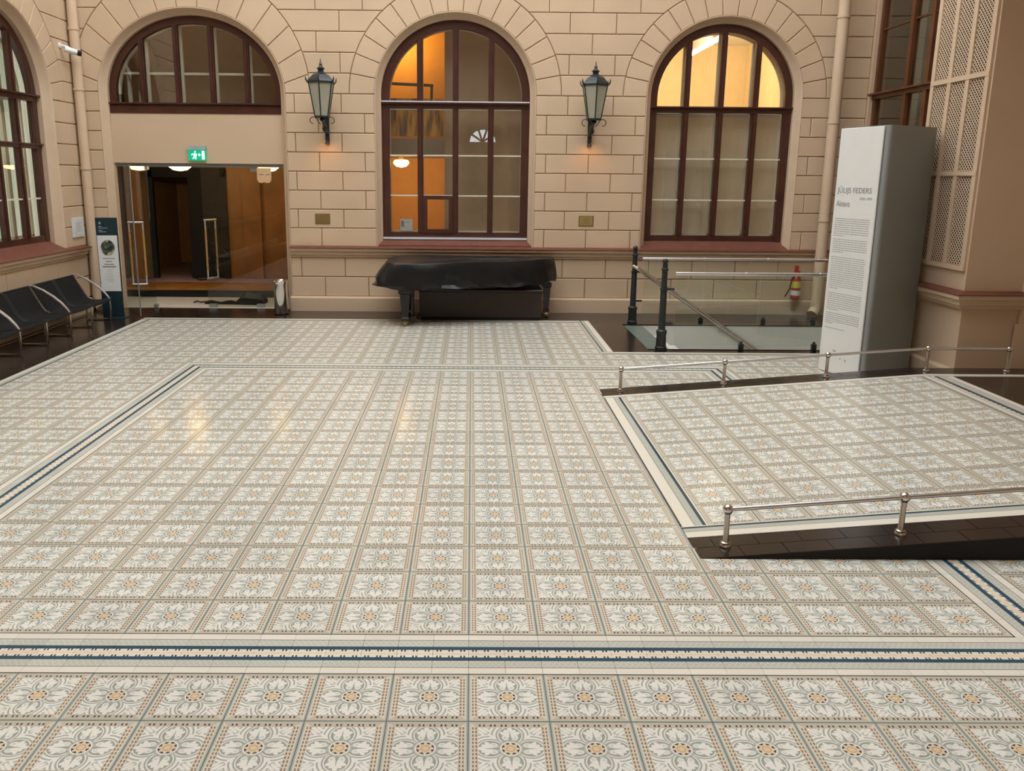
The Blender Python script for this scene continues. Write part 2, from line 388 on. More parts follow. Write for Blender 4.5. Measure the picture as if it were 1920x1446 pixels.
for (ix,iy,sx,sy) in ((-9,17,-1,1),(8,17,1,1),(8,0,1,-1)):          # mitred corners
    a=(ix*T,iy*T,0); b=(ix*T+sx*T,iy*T,0); c=(ix*T+sx*T,iy*T+sy*T,0); d=(ix*T,iy*T+sy*T,0)
    band_quad('mitred_corner',[a,b,c] if sx*sy>0 else [a,c,b],[(0,0),(0,1),(1,1)] if sx*sy>0 else [(0,0),(1,1),(0,1)])
    band_quad('mitred_corner',[a,c,d] if sx*sy>0 else [a,d,c],[(0,0),(1,1),(0,1)] if sx*sy>0 else [(0,0),(0,1),(1,1)])
band_quad('border_strip',[(-10*T,-T,0),(-10*T,7*hT,0),(-9*T,7*hT,0),(-9*T,-T,0)][::-1],[(0,0),(9,0),(9,1),(0,1)][::-1])
# outer edging strips
def strip(p0,p1,w,inner):
    p0=Vector(p0);p1=Vector(p1);n=Vector(inner)*w
    q=[p0,p1,p1+n,p0+n]; uv=[(0,0),((p1-p0).length/T,0),((p1-p0).length/T,1),(0,1)]
    if (q[1]-q[0]).cross(q[2]-q[1]).z<0: q.reverse(); uv.reverse()
    return mesh_obj('edging_strip',q,[(0,1,2,3)],M['strip'],floor,uvs=uv)
strip((XL,-3,0),(XL,YB,0),.17,(1,0,0)); strip((XL,YB,.0006),(RX,YB,.0006),.19,(0,-1,0)); strip((RX,YB,.0012),(RX,RN,.0012),.18,(-1,0,0)); strip((RX-.18,RN,0),(8,RN,0),.16,(0,-1,0))
# ------------------------------------------------------------------ ramp and landing
ramp=empty('access_ramp',(RX0,0,0),label='tiled access ramp with dark stone kerbs rising towards the right',cat='ramp')
ra=math.atan(SLOPE); RL=(RX1-RX0)/math.cos(ra)
zt=RL*math.sin(ra)
mb=MB(); mb.add([(0,RY0,-.003),(0,RY1,-.003),(RX1-RX0,RY0,zt-.006),(RX1-RX0,RY1,zt-.006),(RX1-RX0,RY0,-.004),(RX1-RX0,RY1,-.004)],[(0,2,3,1),(0,4,2),(1,3,5),(2,4,5,3),(0,1,5,4)])
mb.box(RX1-RX0,5.40,RY0,RY1,-.004,zt-.006)
mb.build('ramp_body',M['black'],ramp)
slope=empty('ramp_deck'); slope.parent=ramp; slope.rotation_euler=(0,-ra,0)
def sl(me,nm,x,y,z=0.): return link_copy(me,nm,(x,y,z),slope)
K=.325                                   # kerb width
FX,FY=.20,RY0+K+.20
for i in range(9):
    for j in range(9): sl(TILE,'tile',FX+T*i,FY+T*j)
part=RY1-K-.10-(FY+9*T)
PT=tile_mesh('tile',T,part,(0,1,0,part/T),M['tile'])
for i in range(9): sl(PT,'tile',FX+T*i,FY+9*T)
def sstrip(p0,p1,w,inner,v1=1.):
    o=strip(p0,p1,w,inner); o.parent=slope
    if v1!=1.:
        for d in o.data.uv_layers[0].data: d.uv=(d.uv[0],d.uv[1]*v1)
    return o
sstrip((0,RY0+K,.0004),(0,RY1-K,.0004),.20,(1,0,0)); sstrip((0,RY0+K,.0008),(RL,RY0+K,.0008),.20,(0,1,0)); sstrip((0,RY1-K,.0008),(RL,RY1-K,.0008),.10,(0,-1,0),.6)
sstrip((RL,RY1-K,.0006),(RL,RY0+K,.0006),RL-FX-9*T,(-1,0,0))
# kerb tiles, two courses in running bond
KT=tile_mesh('kerb_tile',.30,K/2,mat=M['darktile'],g=.0012,d=.004)
for ya in (RY0,RY1-K): mesh_obj('kerb_bed',[(0,ya,-.0035),(RL,ya,-.0035),(RL,ya+K,-.0035),(0,ya+K,-.0035)],[(0,1,2,3)],M['darkgrout'],slope)
for y0 in (RY0,RY1-K):
    for row in range(2):
        x=-.15*row
        while x<RL-.02:
            xa,xb=max(0,x),min(RL,x+.30); xa=max(xa,0)
            me=KT if xb-xa>.29 else tile_mesh('kerb_tile',xb-xa,K/2,mat=M['darktile'],g=.0012,d=.004)
            sl(me,'kerb_tile',xa,y0+row*K/2); x+=.30
# landing
zl=zt; lx=RX1-RX0
def flat(nm,x0,x1,y0,y1,mat,z=0.): return mesh_obj(nm,[(x0,y0,zl+z),(x1,y0,zl+z),(x1,y1,zl+z),(x0,y1,zl+z)],[(0,1,2,3)],mat,ramp)
flat('landing_paving',lx,5.40,RY0,RY1,M['darktile'],-.001)
o=mesh_obj('landing_border',[(lx,RY0+K,zl+.001),(lx+.28,RY0+K,zl+.001),(lx+.28,RY1-K,zl+.001),(lx,RY1-K,zl+.001)],[(0,1,2,3)],M['band'],ramp,uvs=[(0,.5),(0,1),(9,1),(9,.5)])
o=mesh_obj('landing_border',[(lx,RY1-K-.13,zl+.0016),(5.40,RY1-K-.13,zl+.0016),(5.40,RY1-K,zl+.0016),(lx,RY1-K,zl+.0016)],[(0,1,2,3)],M['strip'],ramp,uvs=[(0,.75),(9,.75),(9,0),(0,0)])
# guard rails along both kerbs
def ramp_z(x): return min(zt,max(0,(x-RX0)*SLOPE))
def guard(name,y,xs,label,flat_after=False):
    root=empty(name,(xs[0],y,ramp_z(xs[0])),label=label,cat='railing',group='low steel rails along the ramp')
    X0=xs[0]; z0=ramp_z(xs[0]); tops=[]
    for x in xs:
        z=ramp_z(x)-z0
        mb=MB(); mb.lathe([(.032,0),(.034,.03),(.022,.036),(.019,.045),(.019,.235),(.026,.24)],(x-X0,0,z),14); p=mb.build('post',M['nickel'],root,True)
        MB().sphere((x-X0,0,z+.268),.036,14,10).build('ball_cap',M['chrome'],p,True)
        MB().lathe([(.040,0),(.040,.014),(.036,.02)],(x-X0,0,z),14).build('base_collar',M['chrome'],p,True)
        tops.append((x-X0,0,z+.268))
    MB().tube(tops,.0165,10).build('rail',M['alu'],root,True)
    return root
guard('guard_rail',RY1-.165,(1.765,2.98,4.18,5.35,6.30),'low steel guard rail on the far ramp kerb, in front of the white information column')
guard('guard_rail',RY0+.165,(1.755,2.95,4.15,5.35,6.30),'low steel guard rail on the near ramp kerb in the right foreground')
# ------------------------------------------------------------------ back wall
YW=11.40; DZ=.02; ZS=3.88; XC0,XC1=-7.0,7.03
A0=dict(cx=-4.96,a=1.64,b=1.41,R=2.09,jz=3.45,z0=0.)
A1=dict(cx=-.30,a=1.435,b=1.385,R=1.88,jz=ZS,z0=1.19)
A2=dict(cx=4.487,a=1.39,b=1.365,R=1.81,jz=ZS,z0=1.19)
def inner_pts(A,n=28): return [(A['cx']-A['a']*math.cos(PI*k/n),ZS+A['b']*math.sin(PI*k/n)) for k in range(n+1)]
def hole(A): return [(A['cx']-A['a'],A['z0'])]+inner_pts(A)+[(A['cx']+A['a'],A['z0'])]
ZT=6.1
outer=[(XC0-.4,0)]+hole(A0)+[(XC1+.3,0),(XC1+.3,ZT),(XC0-.4,ZT)]
loops=[outer,hole(A1),hole(A2)]
flatp=[p for l in loops for p in l]
tris=tessellate_polygon([[Vector((x,z,0)) for x,z in l] for l in loops])
wall_back=struct(mesh_obj('wall_back',[(x,YW,z) for x,z in flatp]+[(XC0-.4,YW,ZT),(XC1+.3,YW,ZT),(XC1+.3,YW,11.2),(XC0-.4,YW,11.2)],[tuple(t) for t in tris]+[(len(flatp),len(flatp)+1,len(flatp)+2,len(flatp)+3)],M['joint']))
def inset(p,g):
    n=len(p); ar=sum(p[i][0]*p[(i+1)%n][1]-p[(i+1)%n][0]*p[i][1] for i in range(n)); s=1 if ar>0 else -1; out=[]
    for i in range(n):
        a=Vector(p[i-1]);b=Vector(p[i]);c=Vector(p[(i+1)%n]); e1=(b-a);e2=(c-b)
        if e1.length<1e-6 or e2.length<1e-6: out.append(tuple(b)); continue
        e1.normalize();e2.normalize(); n1=Vector((-e1.y,e1.x))*s;n2=Vector((-e2.y,e2.x))*s
        m=n1+n2; d=max(.35,1+n1.dot(n2)); out.append(tuple(b+m*(g/d)))
    return out
def block(parent,pts,mp,g0=.006,g1=.0155,d=DZ,name='stone_block',mat=None):
    a=inset(pts,g0); b=inset(pts,g1); n=len(pts)
    vs=[mp(x,z,0) for x,z in a]+[mp(x,z,d*.6) for x,z in a]+[mp(x,z,d) for x,z in b]
    mb=MB(); mb.add(vs,[tuple(range(2*n,3*n))]+[(i,(i+1)%n,(i+1)%n+n,i+n) for i in range(n)]+[(n+i,n+(i+1)%n,2*n+(i+1)%n,2*n+i) for i in range(n)])
    return mb.build(name,mat or M['stone'],parent)
bmap=lambda x,z,d:(x,YW-d,z)
def side(A,sgn,z):
    if z<=ZS+1e-6: return A['cx']+sgn*A['a']
    return A['cx']+sgn*math.sqrt(max(0,A['R']**2-(z-ZS)**2))
LOW=[.27,.635,1.0]; UPZ=[1.19+.33625*k for k in range(9)]; HI=[ZS+.347*k for k in range(7)]
rows=list(zip(UPZ[:-1],UPZ[1:]))+list(zip(HI[:-1],HI[1:]))
PIERS=[(None,A0,[[],[]]),(A0,A1,[[-2.74,-1.92],[-3.16,-2.33]]),(A1,A2,[[1.33,2.10,2.92],[1.70,2.51]]),(A2,None,[[6.07],[]])]
for (Lf,Rt,js) in PIERS:
    for ri,(z0,z1) in enumerate(rows):
        zz=[z0+(z1-z0)*k/5 for k in range(6)] if z0>=ZS-1e-6 else [z0,z1]
        eps=1e-4
        lf=[(side(Lf,1,z+(eps if z0>=ZS-1e-6 else 0)) if Lf else XC0,z) for z in zz]; rg=[(side(Rt,-1,z+(eps if z0>=ZS-1e-6 else 0)) if Rt else XC1,z) for z in zz]
        if Rt is A0: rg=[(max(x,XC0),z) for x,z in rg]
        if max(r[0]-l[0] for l,r in zip(lf,rg))<.06: continue
        if ri==0 and Lf is A0: J=[-2.74]
        else: J=js[ri%2]
        J=[x for x in J if x>max(p[0] for p in lf)+.10 and x<min(p[0] for p in rg)-.10]
        cuts=[lf]+[[(x,z0),(x,z1)] for x in J]+[rg]
        for l,r in zip(cuts[:-1],cuts[1:]):
            pts=list(l[::-1])+list(r) if False else [p for p in l[::-1]]+[p for p in r]
            q=[pts[0]]
            for p in pts[1:]:
                if (Vector(p)-Vector(q[-1])).length>.004: q.append(p)
            if len(q)>=3: block(wall_back,q,bmap)
# two courses under the sill moulding
SEG=[(A0['cx']+A0['a'],XC1)]
for k,(z0,z1) in enumerate(zip(LOW[:-1],LOW[1:])):
    ph=(-2.70 if k==0 else -3.13); J=[]; x=ph
    while x<XC1-.15: J.append(x); x+=.8025
    ed=[-3.32]+[x for x in J if x>-3.25]+[XC1]
    for a,b in zip(ed[:-1],ed[1:]): block(wall_back,[(a,z0),(b,z0),(b,z1),(a,z1)],bmap)
block(wall_back,[(XC0,.27),(-6.6,.27),(-6.6,.73),(XC0,.73)],bmap); block(wall_back,[(XC0,.73),(-6.6,.73),(-6.6,1.19),(XC0,1.19)],bmap)
# arch stones
def curve_ray(A,th,outer_):
    c=Vector((A['cx'],A['jz'])); d=Vector((math.cos(th),math.sin(th))); lo,hi=0,4.
    def f(t):
        p=c+d*t; x=p.x-A['cx']; z=p.y-ZS
        return (x*x+z*z)/A['R']**2-1 if outer_ else (x/A['a'])**2+(z/A['b'])**2-1
    for _ in range(50):
        m=(lo+hi)/2
        if f(m)<0: lo=m
        else: hi=m
    return tuple(c+d*lo)
for A in (A0,A1,A2):
    if A is A0: angs=[None]+[math.radians(20+140*k/13) for k in range(14)]+[None]
    else: angs=[PI*k/17 for k in range(18)]
    for k in range(len(angs)-1):
        t0,t1=angs[k],angs[k+1]
        s0=math.atan2(ZS-A['jz'],A['a']) if t0 is None else t0; s1=PI-math.atan2(ZS-A['jz'],A['a']) if t1 is None else t1
        so=math.atan2(ZS-A['jz'],A['R']) if t0 is None else t0; s1o=PI-math.atan2(ZS-A['jz'],A['R']) if t1 is None else t1
        n=4
        inn=[curve_ray(A,s0+(s1-s0)*i/n,False) for i in range(n+1)]; out=[curve_ray(A,so+(s1o-so)*i/n,True) for i in range(n+1)]
        pts=out+inn[::-1]
        pts=[(max(x,XC0+.005),z) for x,z in pts]
        if max(p[0] for p in pts)-min(p[0] for p in pts)<.1: continue
        block(wall_back,pts,bmap,name='arch_stone')
# mouldings
def extr_x(name,prof,x0,x1,mat,parent=None):
    n=len(prof); mb=MB(); mb.add([(x0,y,z) for y,z in prof]+[(x1,y,z) for y,z in prof],[tuple(range(n)),tuple(range(n,2*n))]+[(i,(i+1)%n,(i+1)%n+n,i+n) for i in range(n)])
    return mb.build(name,mat,parent)
CORN=[(11.41,1.0),(11.35,1.0),(11.345,1.03),(11.31,1.05),(11.30,1.10),(11.26,1.12),(11.25,1.165),(11.41,1.165)]
bb=struct(extr_x('baseboard_back',[(11.41,0),(11.31,0),(11.31,.245),(11.335,.272),(11.41,.272)],A0['cx']+A0['a']-.02,XC1,M['plaster']))
tr=struct(extr_x('trim_1',CORN,-3.32,XC1,M['plaster']))
extr_x('moulding_cap',[(11.41,1.166),(11.235,1.166),(11.235,1.18),(11.41,1.205)],-3.32,XC1,M['sill'],tr)
def surround(name,A,z0,dep=.27):
    prof=[(-.004,YW),(-.004,YW-.021),(.004,YW-.024),(.016,YW-.014),(.03,YW+.015),(.082,YW+.105),(.10,YW+.12),(.10,YW+dep)]
    path=[((A['cx']-A['a'],z0),(1,0))]
    n=36
    for k in range(n+1):
        t=PI-PI*k/n; x=A['a']*math.cos(t); z=A['b']*math.sin(t); nn=Vector((-x/A['a']**2,-z/A['b']**2)).normalized(); path.append(((A['cx']+x,ZS+z),tuple(nn)))
    path.append(((A['cx']+A['a'],z0),(-1,0)))
    mb=MB(); mb.grid([[(p[0]+nn[0]*d,y,p[1]+nn[1]*d) for d,y in prof] for p,nn in path])
    return struct(mb.build(name,M['trim'],None,True))
surround('trim_2',A0,0.); surround('trim_3',A1,1.2); surround('trim_4',A2,1.2)
# ------------------------------------------------------------------ windows
def arch_z(x,a,b,zc): return zc+b*math.sqrt(max(0,1-(x/a)**2))
def window(name,loc,rz,a,b,zb,zt_,zc,mx,hb=(),fm='frame',mw=.105,fwid=.14,casement=None,inner=True,sash_h=(),rect_top=None,pane='pane',extra_tr=()):
    root=struct(empty(name,loc,rz)); fmat=M[fm]
    ai,bi=a-fwid,b-fwid
    mb=MB()
    if zb<zt_:
        mb.box(-a,-ai,0,.10,zb,zc); mb.box(ai,a,0,.10,zb,zc); mb.box(-ai,ai,.01,.10,zb,zb+.10)
    else:
        mb.box(-a,-ai,0,.10,zt_,zc); mb.box(ai,a,0,.10,zt_,zc)
    n=32; R=[]
    for k in range(n+1):
        t=PI*k/n; c,s=math.cos(t),math.sin(t)
        R.append([(a*c,0,zc+b*s),(ai*c,.0,zc+bi*s),(ai*c,.10,zc+bi*s),(a*c,.10,zc+b*s),(a*c,0,zc+b*s)])
    mb.grid(R); mb.build('frame',fmat,root)
    mb=MB(); mb.box(-a,a,-.01,.10,zt_-.05,zt_+.05); mb.box(-a,a,-.07,.0,zt_+.03,zt_+.055); tr=mb.build('transom',fmat,root)
    for zz in extra_tr:
        mb=MB(); mb.box(-a,a,-.01,.10,zz-.04,zz+.04); mb.box(-a,a,-.05,0,zz+.02,zz+.04); mb.build('transom',fmat,root)
    for x in mx:
        z1=arch_z(x,ai,bi,zc)+.02
        mb=MB(); mb.box(x-mw/2,x+mw/2,.005,.09,zt_+.05,z1); mb.box(x-mw/5,x+mw/5,-.02,.005,zt_+.05,z1-.02); mb.build('mullion',fmat,root)
        if zb<zt_:
            mb=MB(); mb.box(x-mw/2,x+mw/2,.005,.09,zb+.10,zt_-.05); mb.box(x-mw/5,x+mw/5,-.02,.005,zb+.10,zt_-.05); mb.build('mullion',fmat,root)
    xs=[-ai]+list(mx)+[ai]
    for c in range(len(xs)-1):
        x0=xs[c]+(mw/2 if c else 0); x1=xs[c+1]-(mw/2 if c<len(xs)-2 else 0)
        # upper pane
        pts=[(x0,zt_+.05),(x1,zt_+.05)]+[(x1+(x0-x1)*k/8,max(zt_+.052,arch_z(x1+(x0-x1)*k/8,ai,bi,zc))) for k in range(9)]
        MB().prism(pts,.05,.056).build('pane',M[pane],root)
        if zb<zt_:
            zs=[zb+.10]+sorted(list(hb)+list(extra_tr))+[zt_-.05]
            for q in range(len(zs)-1):
                MB().box(x0,x1,.05,.056,zs[q]+.006,zs[q+1]-.006).build('pane',M[pane],root)
            for h in hb: MB().box(x0,x1,.02,.075,h-.012,h+.012).build('glazing_bar',M['sash'],root)
    if casement:
        c,z0,z1=casement; x0=xs[c]+mw/2; x1=xs[c+1]-mw/2; w=.07
        mb=MB(); mb.box(x0,x0+w,-.015,.04,z0,z1); mb.box(x1-w,x1,-.015,.04,z0,z1); mb.box(x0+w,x1-w,-.015,.04,z0,z0+w); mb.box(x0+w,x1-w,-.015,.04,z1-w,z1); mb.build('casement',fmat,root)
    if inner:   # cream inner sash
        yi=.22; a2,b2=ai+.06,bi+.06
        mb=MB(); R=[]
        for k in range(n+1):
            t=PI*k/n; c,s=math.cos(t),math.sin(t)
            R.append([(a2*c,yi,zc+b2*s),((a2-.06)*c,yi,zc+(b2-.06)*s),((a2-.06)*c,yi+.05,zc+(b2-.06)*s),(a2*c,yi+.05,zc+b2*s),(a2*c,yi,zc+b2*s)])
        mb.grid(R)
        if zb<zt_:
            mb.box(-a2,-a2+.06,yi,yi+.05,zb,zc); mb.box(a2-.06,a2,yi,yi+.05,zb,zc); mb.box(-a2,a2,yi,yi+.05,zb,zb+.12)
        mb.box(-a2,a2,yi,yi+.05,zt_-.06,zt_+.02)
        for x in mx: mb.box(x-.05,x+.05,yi,yi+.05,zb if zb<zt_ else zt_,arch_z(x,a2,b2,zc)-.02)
        for h in sash_h: mb.box(-a2*.97 if h<zc else -math.sqrt(max(0,1-((h-zc)/b2)**2))*a2,a2*.97 if h<zc else math.sqrt(max(0,1-((h-zc)/b2)**2))*a2,yi+.005,yi+.045,h-.02,h+.02)
        mb.build('inner_sash',M['sash'],root)
    return root
def sill(root,a,zb,y0=-.36):
    mb=MB(); mb.add([(-a-.02,0.03,zb+.01),(a+.02,.03,zb+.01),(a+.10,y0+.17,zb-.125),(-a-.10,y0+.17,zb-.125),(-a-.02,0.03,zb-.03),(a+.02,.03,zb-.03),(a+.10,y0+.17,zb-.15),(-a-.10,y0+.17,zb-.15)],[(0,3,2,1),(4,5,6,7),(0,1,5,4),(2,3,7,6),(0,4,7,3),(1,2,6,5)]); mb.build('sill_board',M['sill'],root)
w2=window('window_2',(A1['cx'],11.60,0),0,1.335,1.285,1.35,3.71,ZS,(-.64,0,.64),hb=(2.84,2.12),casement=(1,1.44,2.12),sash_h=())
sill(w2,1.335,1.35); MB().box(-1.33,1.33,-.075,.0,3.765,3.785).build('sheen_ledge',M['sky_sheen'],w2); MB().box(-1.33,1.33,-.06,.02,1.325,1.36).build('sill_rail',M['sky_sheen'],w2)  # ledge strip and sill rail coloured pale in place of their sky reflection
w3=window('window_3',(A2['cx'],11.60,0),0,1.295,1.265,1.33,3.68,ZS,(-.625,0,.625),hb=(2.82,2.08),sash_h=())
sill(w3,1.295,1.33)
w1=window('window_1',(A0['cx'],11.60,0),0,1.545,1.31,3.7,3.66,ZS-.0,(-.93,-.31,.31,.93),mw=.09,fwid=.13,sash_h=(4.24,))
MB().box(-1.60,1.60,-.03,.08,3.53,3.66).build('sill_rail',M['frame'],w1)
# infill above the glass doors
inf=struct(MB().box(-6.62,-3.30,11.58,11.70,2.66,3.56).build('wall_infill',M['plaster']))
# ------------------------------------------------------------------ rooms behind the openings
def room(name,x0,x1,y0,y1,z0,z1,mats):   # mats: back,left,right,floor,ceiling ; front open
    v=[(x,y,z) for z in (z0,z1) for y in (y0,y1) for x in (x0,x1)]
    return struct(mesh_obj(name,v,[(2,6,7,3),(0,4,6,2),(1,3,7,5),(0,2,3,1),(4,5,7,6)],[M[m] for m in mats],idx=[0,1,2,3,4]))
room('wall_hall',-2.1,1.5,11.70,15.2,.3,5.9,('orange','darkroom','tanwall','wood','orange'))
MB().box(-.52,1.5,12.25,12.35,.3,5.9).build('wall_partition',M['tanwall'],None,kind='structure')
MB().box(-2.1,-.52,12.6,15.2,2.86,3.18).build('ceiling_slab',M['greyslab'],None,kind='structure')
room('wall_office',2.7,6.3,11.70,16.2,.3,5.45,('roomwall','roomwall','roomwall','wood','white'))
room('wall_upper_room',-6.75,-3.2,11.70,12.9,3.0,5.6,('tanwall','darkroom','darkroom','darkroom','darkroom'))
def lamp_light(name,loc,power,col,parent,size=.12):
    ld=bpy.data.lights.new(name,'SPOT'); ld.energy=power; ld.color=col; ld.shadow_soft_size=size; ld.spot_size=math.radians(165); ld.spot_blend=.6
    o=bpy.data.objects.new(name,ld); COL.objects.link(o); o.location=loc; o.parent=parent; o.rotation_euler=(math.radians(72),0,0); return o   # turned into the room
def dome_lamp(loc,r,label,power,mat='lampwarm',group=None):
    root=empty('ceiling_lamp',loc,label=label,cat='lamp',group=group)
    MB().lathe([(r*.25,-.02),(r*.8,-.03),(r,-.07),(r*.97,-.10),(r*.62,-.155),(r*.05,-.175)],(0,0,0),24).build('lamp_shade',M[mat],root,True)
    MB().lathe([(r*.35,.0),(r*.35,.05)],(0,0,0),20).build('ceiling_rose',M['brass2'],root,True)
    lamp_light('lamp_light',(0,0,-.19),power,(1.,.58,.20),root,.012)
    return root
lw=dome_lamp((-1.42,13.2,2.81),.16,'small lit round ceiling lamp in the orange room behind the middle window',75)
lamp_light('room_lamp_light',(-.15,1.2,2.5),75,(1.,.62,.24),lw,.012)
t=empty('fluorescent_lamp',(4.86,14.0,5.16),label='lit fluorescent ceiling tube behind the right arched window',cat='lamp')
MB().box(-.09,.09,-1.5,1.5,.03,.27).build('lamp_housing',M['white'],t); MB().tube([(0,-1.45,0),(0,1.45,0)],.035,10).build('lamp_tube',M['tube'],t,True)
lamp_light('lamp_light',(-.5,-.9,-.5),330,(1.,.76,.46),t,.04)
# blinds of the right window
for k,x in enumerate((-.88,-.31,.31,.88)):
    mb=MB(); rowsb=[]
    for i in range(9):
        z=1.38+(3.60-1.38)*i/8; rowsb.append([(A2['cx']+x+u*.285,11.86+.006*math.sin(u*4+i),z) for u in (-1,-.5,0,.5,1)])
    mb.grid(rowsb); r=mb.build('roller_blind',M['blind'])
    tag(r,('first','second','third','fourth')[k]+' tan roller blind from the left, drawn behind the right arched window','blind','blinds of the right window')
    MB().tube([(A2['cx']+x-.28,11.86,3.61),(A2['cx']+x+.28,11.86,3.61)],.03,8).build('roller',M['sash'],r)
# mural and gallery rail behind the middle window
def mural_mat():
    m,nt,b=new_mat('striped_mural'); S.nt=nt; N=nt.nodes.new; L=nt.links.new
    tc=N('ShaderNodeTexCoord'); mp=N('ShaderNodeMapping'); mp.inputs['Scale'].default_value=(9,1,1.3); L(tc.outputs['Object'],mp.inputs[0])
    nz=N('ShaderNodeTexNoise'); nz.inputs['Scale'].default_value=1.4; nz.inputs['Detail'].default_value=4; L(mp.outputs[0],nz.inputs['Vector'])
    r=N('ShaderNodeValToRGB'); e=r.color_ramp.elements; e[0].position=.34; e[0].color=(.06,.04,.02,1); e[1].position=.7; e[1].color=(.80,.45,.08,1)
    for p,c in ((.45,(.35,.13,.02,1)),(.55,(.72,.34,.04,1))): q=r.color_ramp.elements.new(p); q.color=c
    L(nz.outputs['Fac'],r.inputs[0]); L(r.outputs[0],b.inputs['Base Color']); return m
M['mural']=mural_mat()
pa=MB().box(-1.72,-.56,12.62,12.66,3.22,3.92).build('painting',M['mural']); tag(pa,'wide painting of yellow and orange upright strokes seen through the middle window','painting')
gr=empty('gallery_rail',(-1.3,12.75,4.22),label='dark gallery handrail in the orange upper room behind the middle window',cat='railing')
MB().tube([(-.8,0,0),(.55,0,-.05)],.028,8).build('rail',M['iron'],gr); MB().tube([(.52,0,-.05),(.50,0,-1.0)],.025,8).build('post',M['iron'],gr); MB().tube([(-.5,0,-.02),(-.5,0,-1.0)],.018,8).build('post',M['iron'],gr)
cd_=empty('info_card',(-1.22,11.80,1.46),label='small white printed card standing on the sill inside the middle window',cat='card')
MB().box(-.115,.115,0,.012,0,.22).build('card_sheet',M['paper'],cd_); MB().box(-.10,-.045,-.004,0,.08,.19).build('printed_block',M['ink'],cd_); MB().box(-.02,.05,-.004,0,.15,.165).add([],[]).build('printed_line',M['ink2'],cd_)
# ------------------------------------------------------------------ vestibule behind the glass doors
v=[(x,y,z) for z in (0,2.72) for y in (11.70,14.9) for x in (-8.6,-3.0)]
struct(mesh_obj('wall_vestibule',v,[(0,4,6,2),(1,3,7,5),(4,5,7,6)],[M['redwood'],M['wood'],M['darkroom']],idx=[0,1,2]))
mb=MB()
mb.m=0; mb.box(-8.6,-7.55,14.6,14.8,.2,2.72); mb.m=1; mb.box(-7.55,-7.05,14.55,14.8,.2,2.72)
mb.m=1; mb.box(-5.35,-3.0,14.6,14.8,.2,2.72); mb.m=2; mb.box(-7.05,-5.35,14.6,14.8,2.48,2.72)
wv=mb.build('wall_vestibule_back',[M['redwood'],M['wood'],M['darkroom']]); struct(wv)
MB().box(-5.0,-4.6,14.5,14.6,.2,2.5).build('pilaster_panel',M['wood'],wv); MB().box(-4.2,-3.1,14.52,14.6,.2,1.2).build('wainscot',M['wood'],wv)
room('wall_dim_room',-7.6,-5.0,14.8,18,.2,2.72,('tanwall','tanwall','darkroom','carpet','darkroom'))
d1=struct(empty('door_2',(-6.2,14.55,.2)))
MB().box(-.85,-.74,-.02,.1,0,2.4).box(.74,.85,-.02,.1,0,2.4).box(-.85,.85,-.02,.1,2.2,2.4).box(-.05,.05,.0,.08,2.2,2.4).build('door_frame',M['black'],d1)
MB().box(.0,.74,.05,.13,.02,2.2).build('door_leaf',M['black'],d1)
mb=MB(); mb.box(-8.6,-3.0,11.6,13.0,-.02,.004); struct(mb.build('floor_threshold',M['threshold']))
fs_=struct(MB().box(-8.6,-3.0,13.0,18.0,0,.15).build('floor_step',M['black']))
MB().box(-8.6,-3.0,12.96,13.9,.15,.2).build('wood_nosing',M['wood'],fs_); MB().box(-8.6,-3.0,13.9,18.,.15,.201).build('carpet',M['carpet'],fs_)
G='lamps of the vestibule'
dome_lamp((-5.66,12.6,2.70),.21,'lit round ceiling lamp below the green exit sign',30,group=G); dome_lamp((-3.95,12.6,2.70),.20,'lit round ceiling lamp behind the hanging paper sign at the right glass panel',24,group=G)
cb=empty('black_cable',(-5.85,14.2,.21),label='loop of black cable hanging over the dark carpet inside the entrance',cat='cable')
MB().tube([(-.32,.1,.42),(-.29,0,.22),(-.20,-.06,.06),(-.05,-.08,.014),(.12,-.06,.02),(.24,0,.14),(.30,.1,.30)],.016,8).build('cable_loop',M['black'],cb,True)
# glass doors
gd=struct(empty('door_1',(-4.96,11.68,0)))
def gpane(nm,x0,x1,z0=.012,z1=2.64): return MB().box(x0,x1,-.006,.006,z0,z1).build(nm,M['door'],gd)
gpane('side_pane',-1.56,-1.0); gpane('side_pane',1.03,1.56)
MB().box(-1.64,1.64,-.05,.05,2.60,2.66).build('head_rail',M['greymetal'],gd)
def dhandle(parent,x,depth,ax):
    # bars on both faces of a leaf; ax: unit vectors along and across the leaf
    mb=MB(); A=Vector(ax)
    for s in (-1,1):
        o=A*(s*depth); b=Vector(x)+o
        MB().tube([b+Vector((0,0,.56)),b+Vector((0,0,.72))],.016,10).tube([b+Vector((0,0,1.48)),b+Vector((0,0,1.64))],.016,10).build('handle_end',M['alu'],parent,True)
        MB().tube([b+Vector((0,0,.72)),b+Vector((0,0,1.48))],.018,10).build('handle_grip',M['skinwood'],parent,True)
    for z in (.56,1.64): MB().tube([Vector(x)-A*(depth+.016)+Vector((0,0,z)),Vector(x)+A*(depth+.016)+Vector((0,0,z))],.020,10).build('handle_bracket',M['alu'],parent,True)
leafR=gpane('door_leaf',-.02,1.02); dhandle(gd,(.10,0,0),.11,(.55,1,0))
MB().box(.0,.14,-.03,.03,.01,.07).box(.90,1.04,-.03,.03,.01,.07).box(.9,1.02,-.03,.03,2.52,2.6).build('patch_fitting',M['greymetal'],gd)
lf=empty('open_door_leaf',(-.98,-.06,0)); lf.parent=gd; lf.rotation_euler=(0,0,math.radians(-84))
MB().box(0,1.10,-.006,.006,.012,2.62).build('leaf_pane',M['door'],lf); MB().box(1.085,1.10,-.009,.009,.012,2.62).build('polished_edge',M['greymetal'],lf)
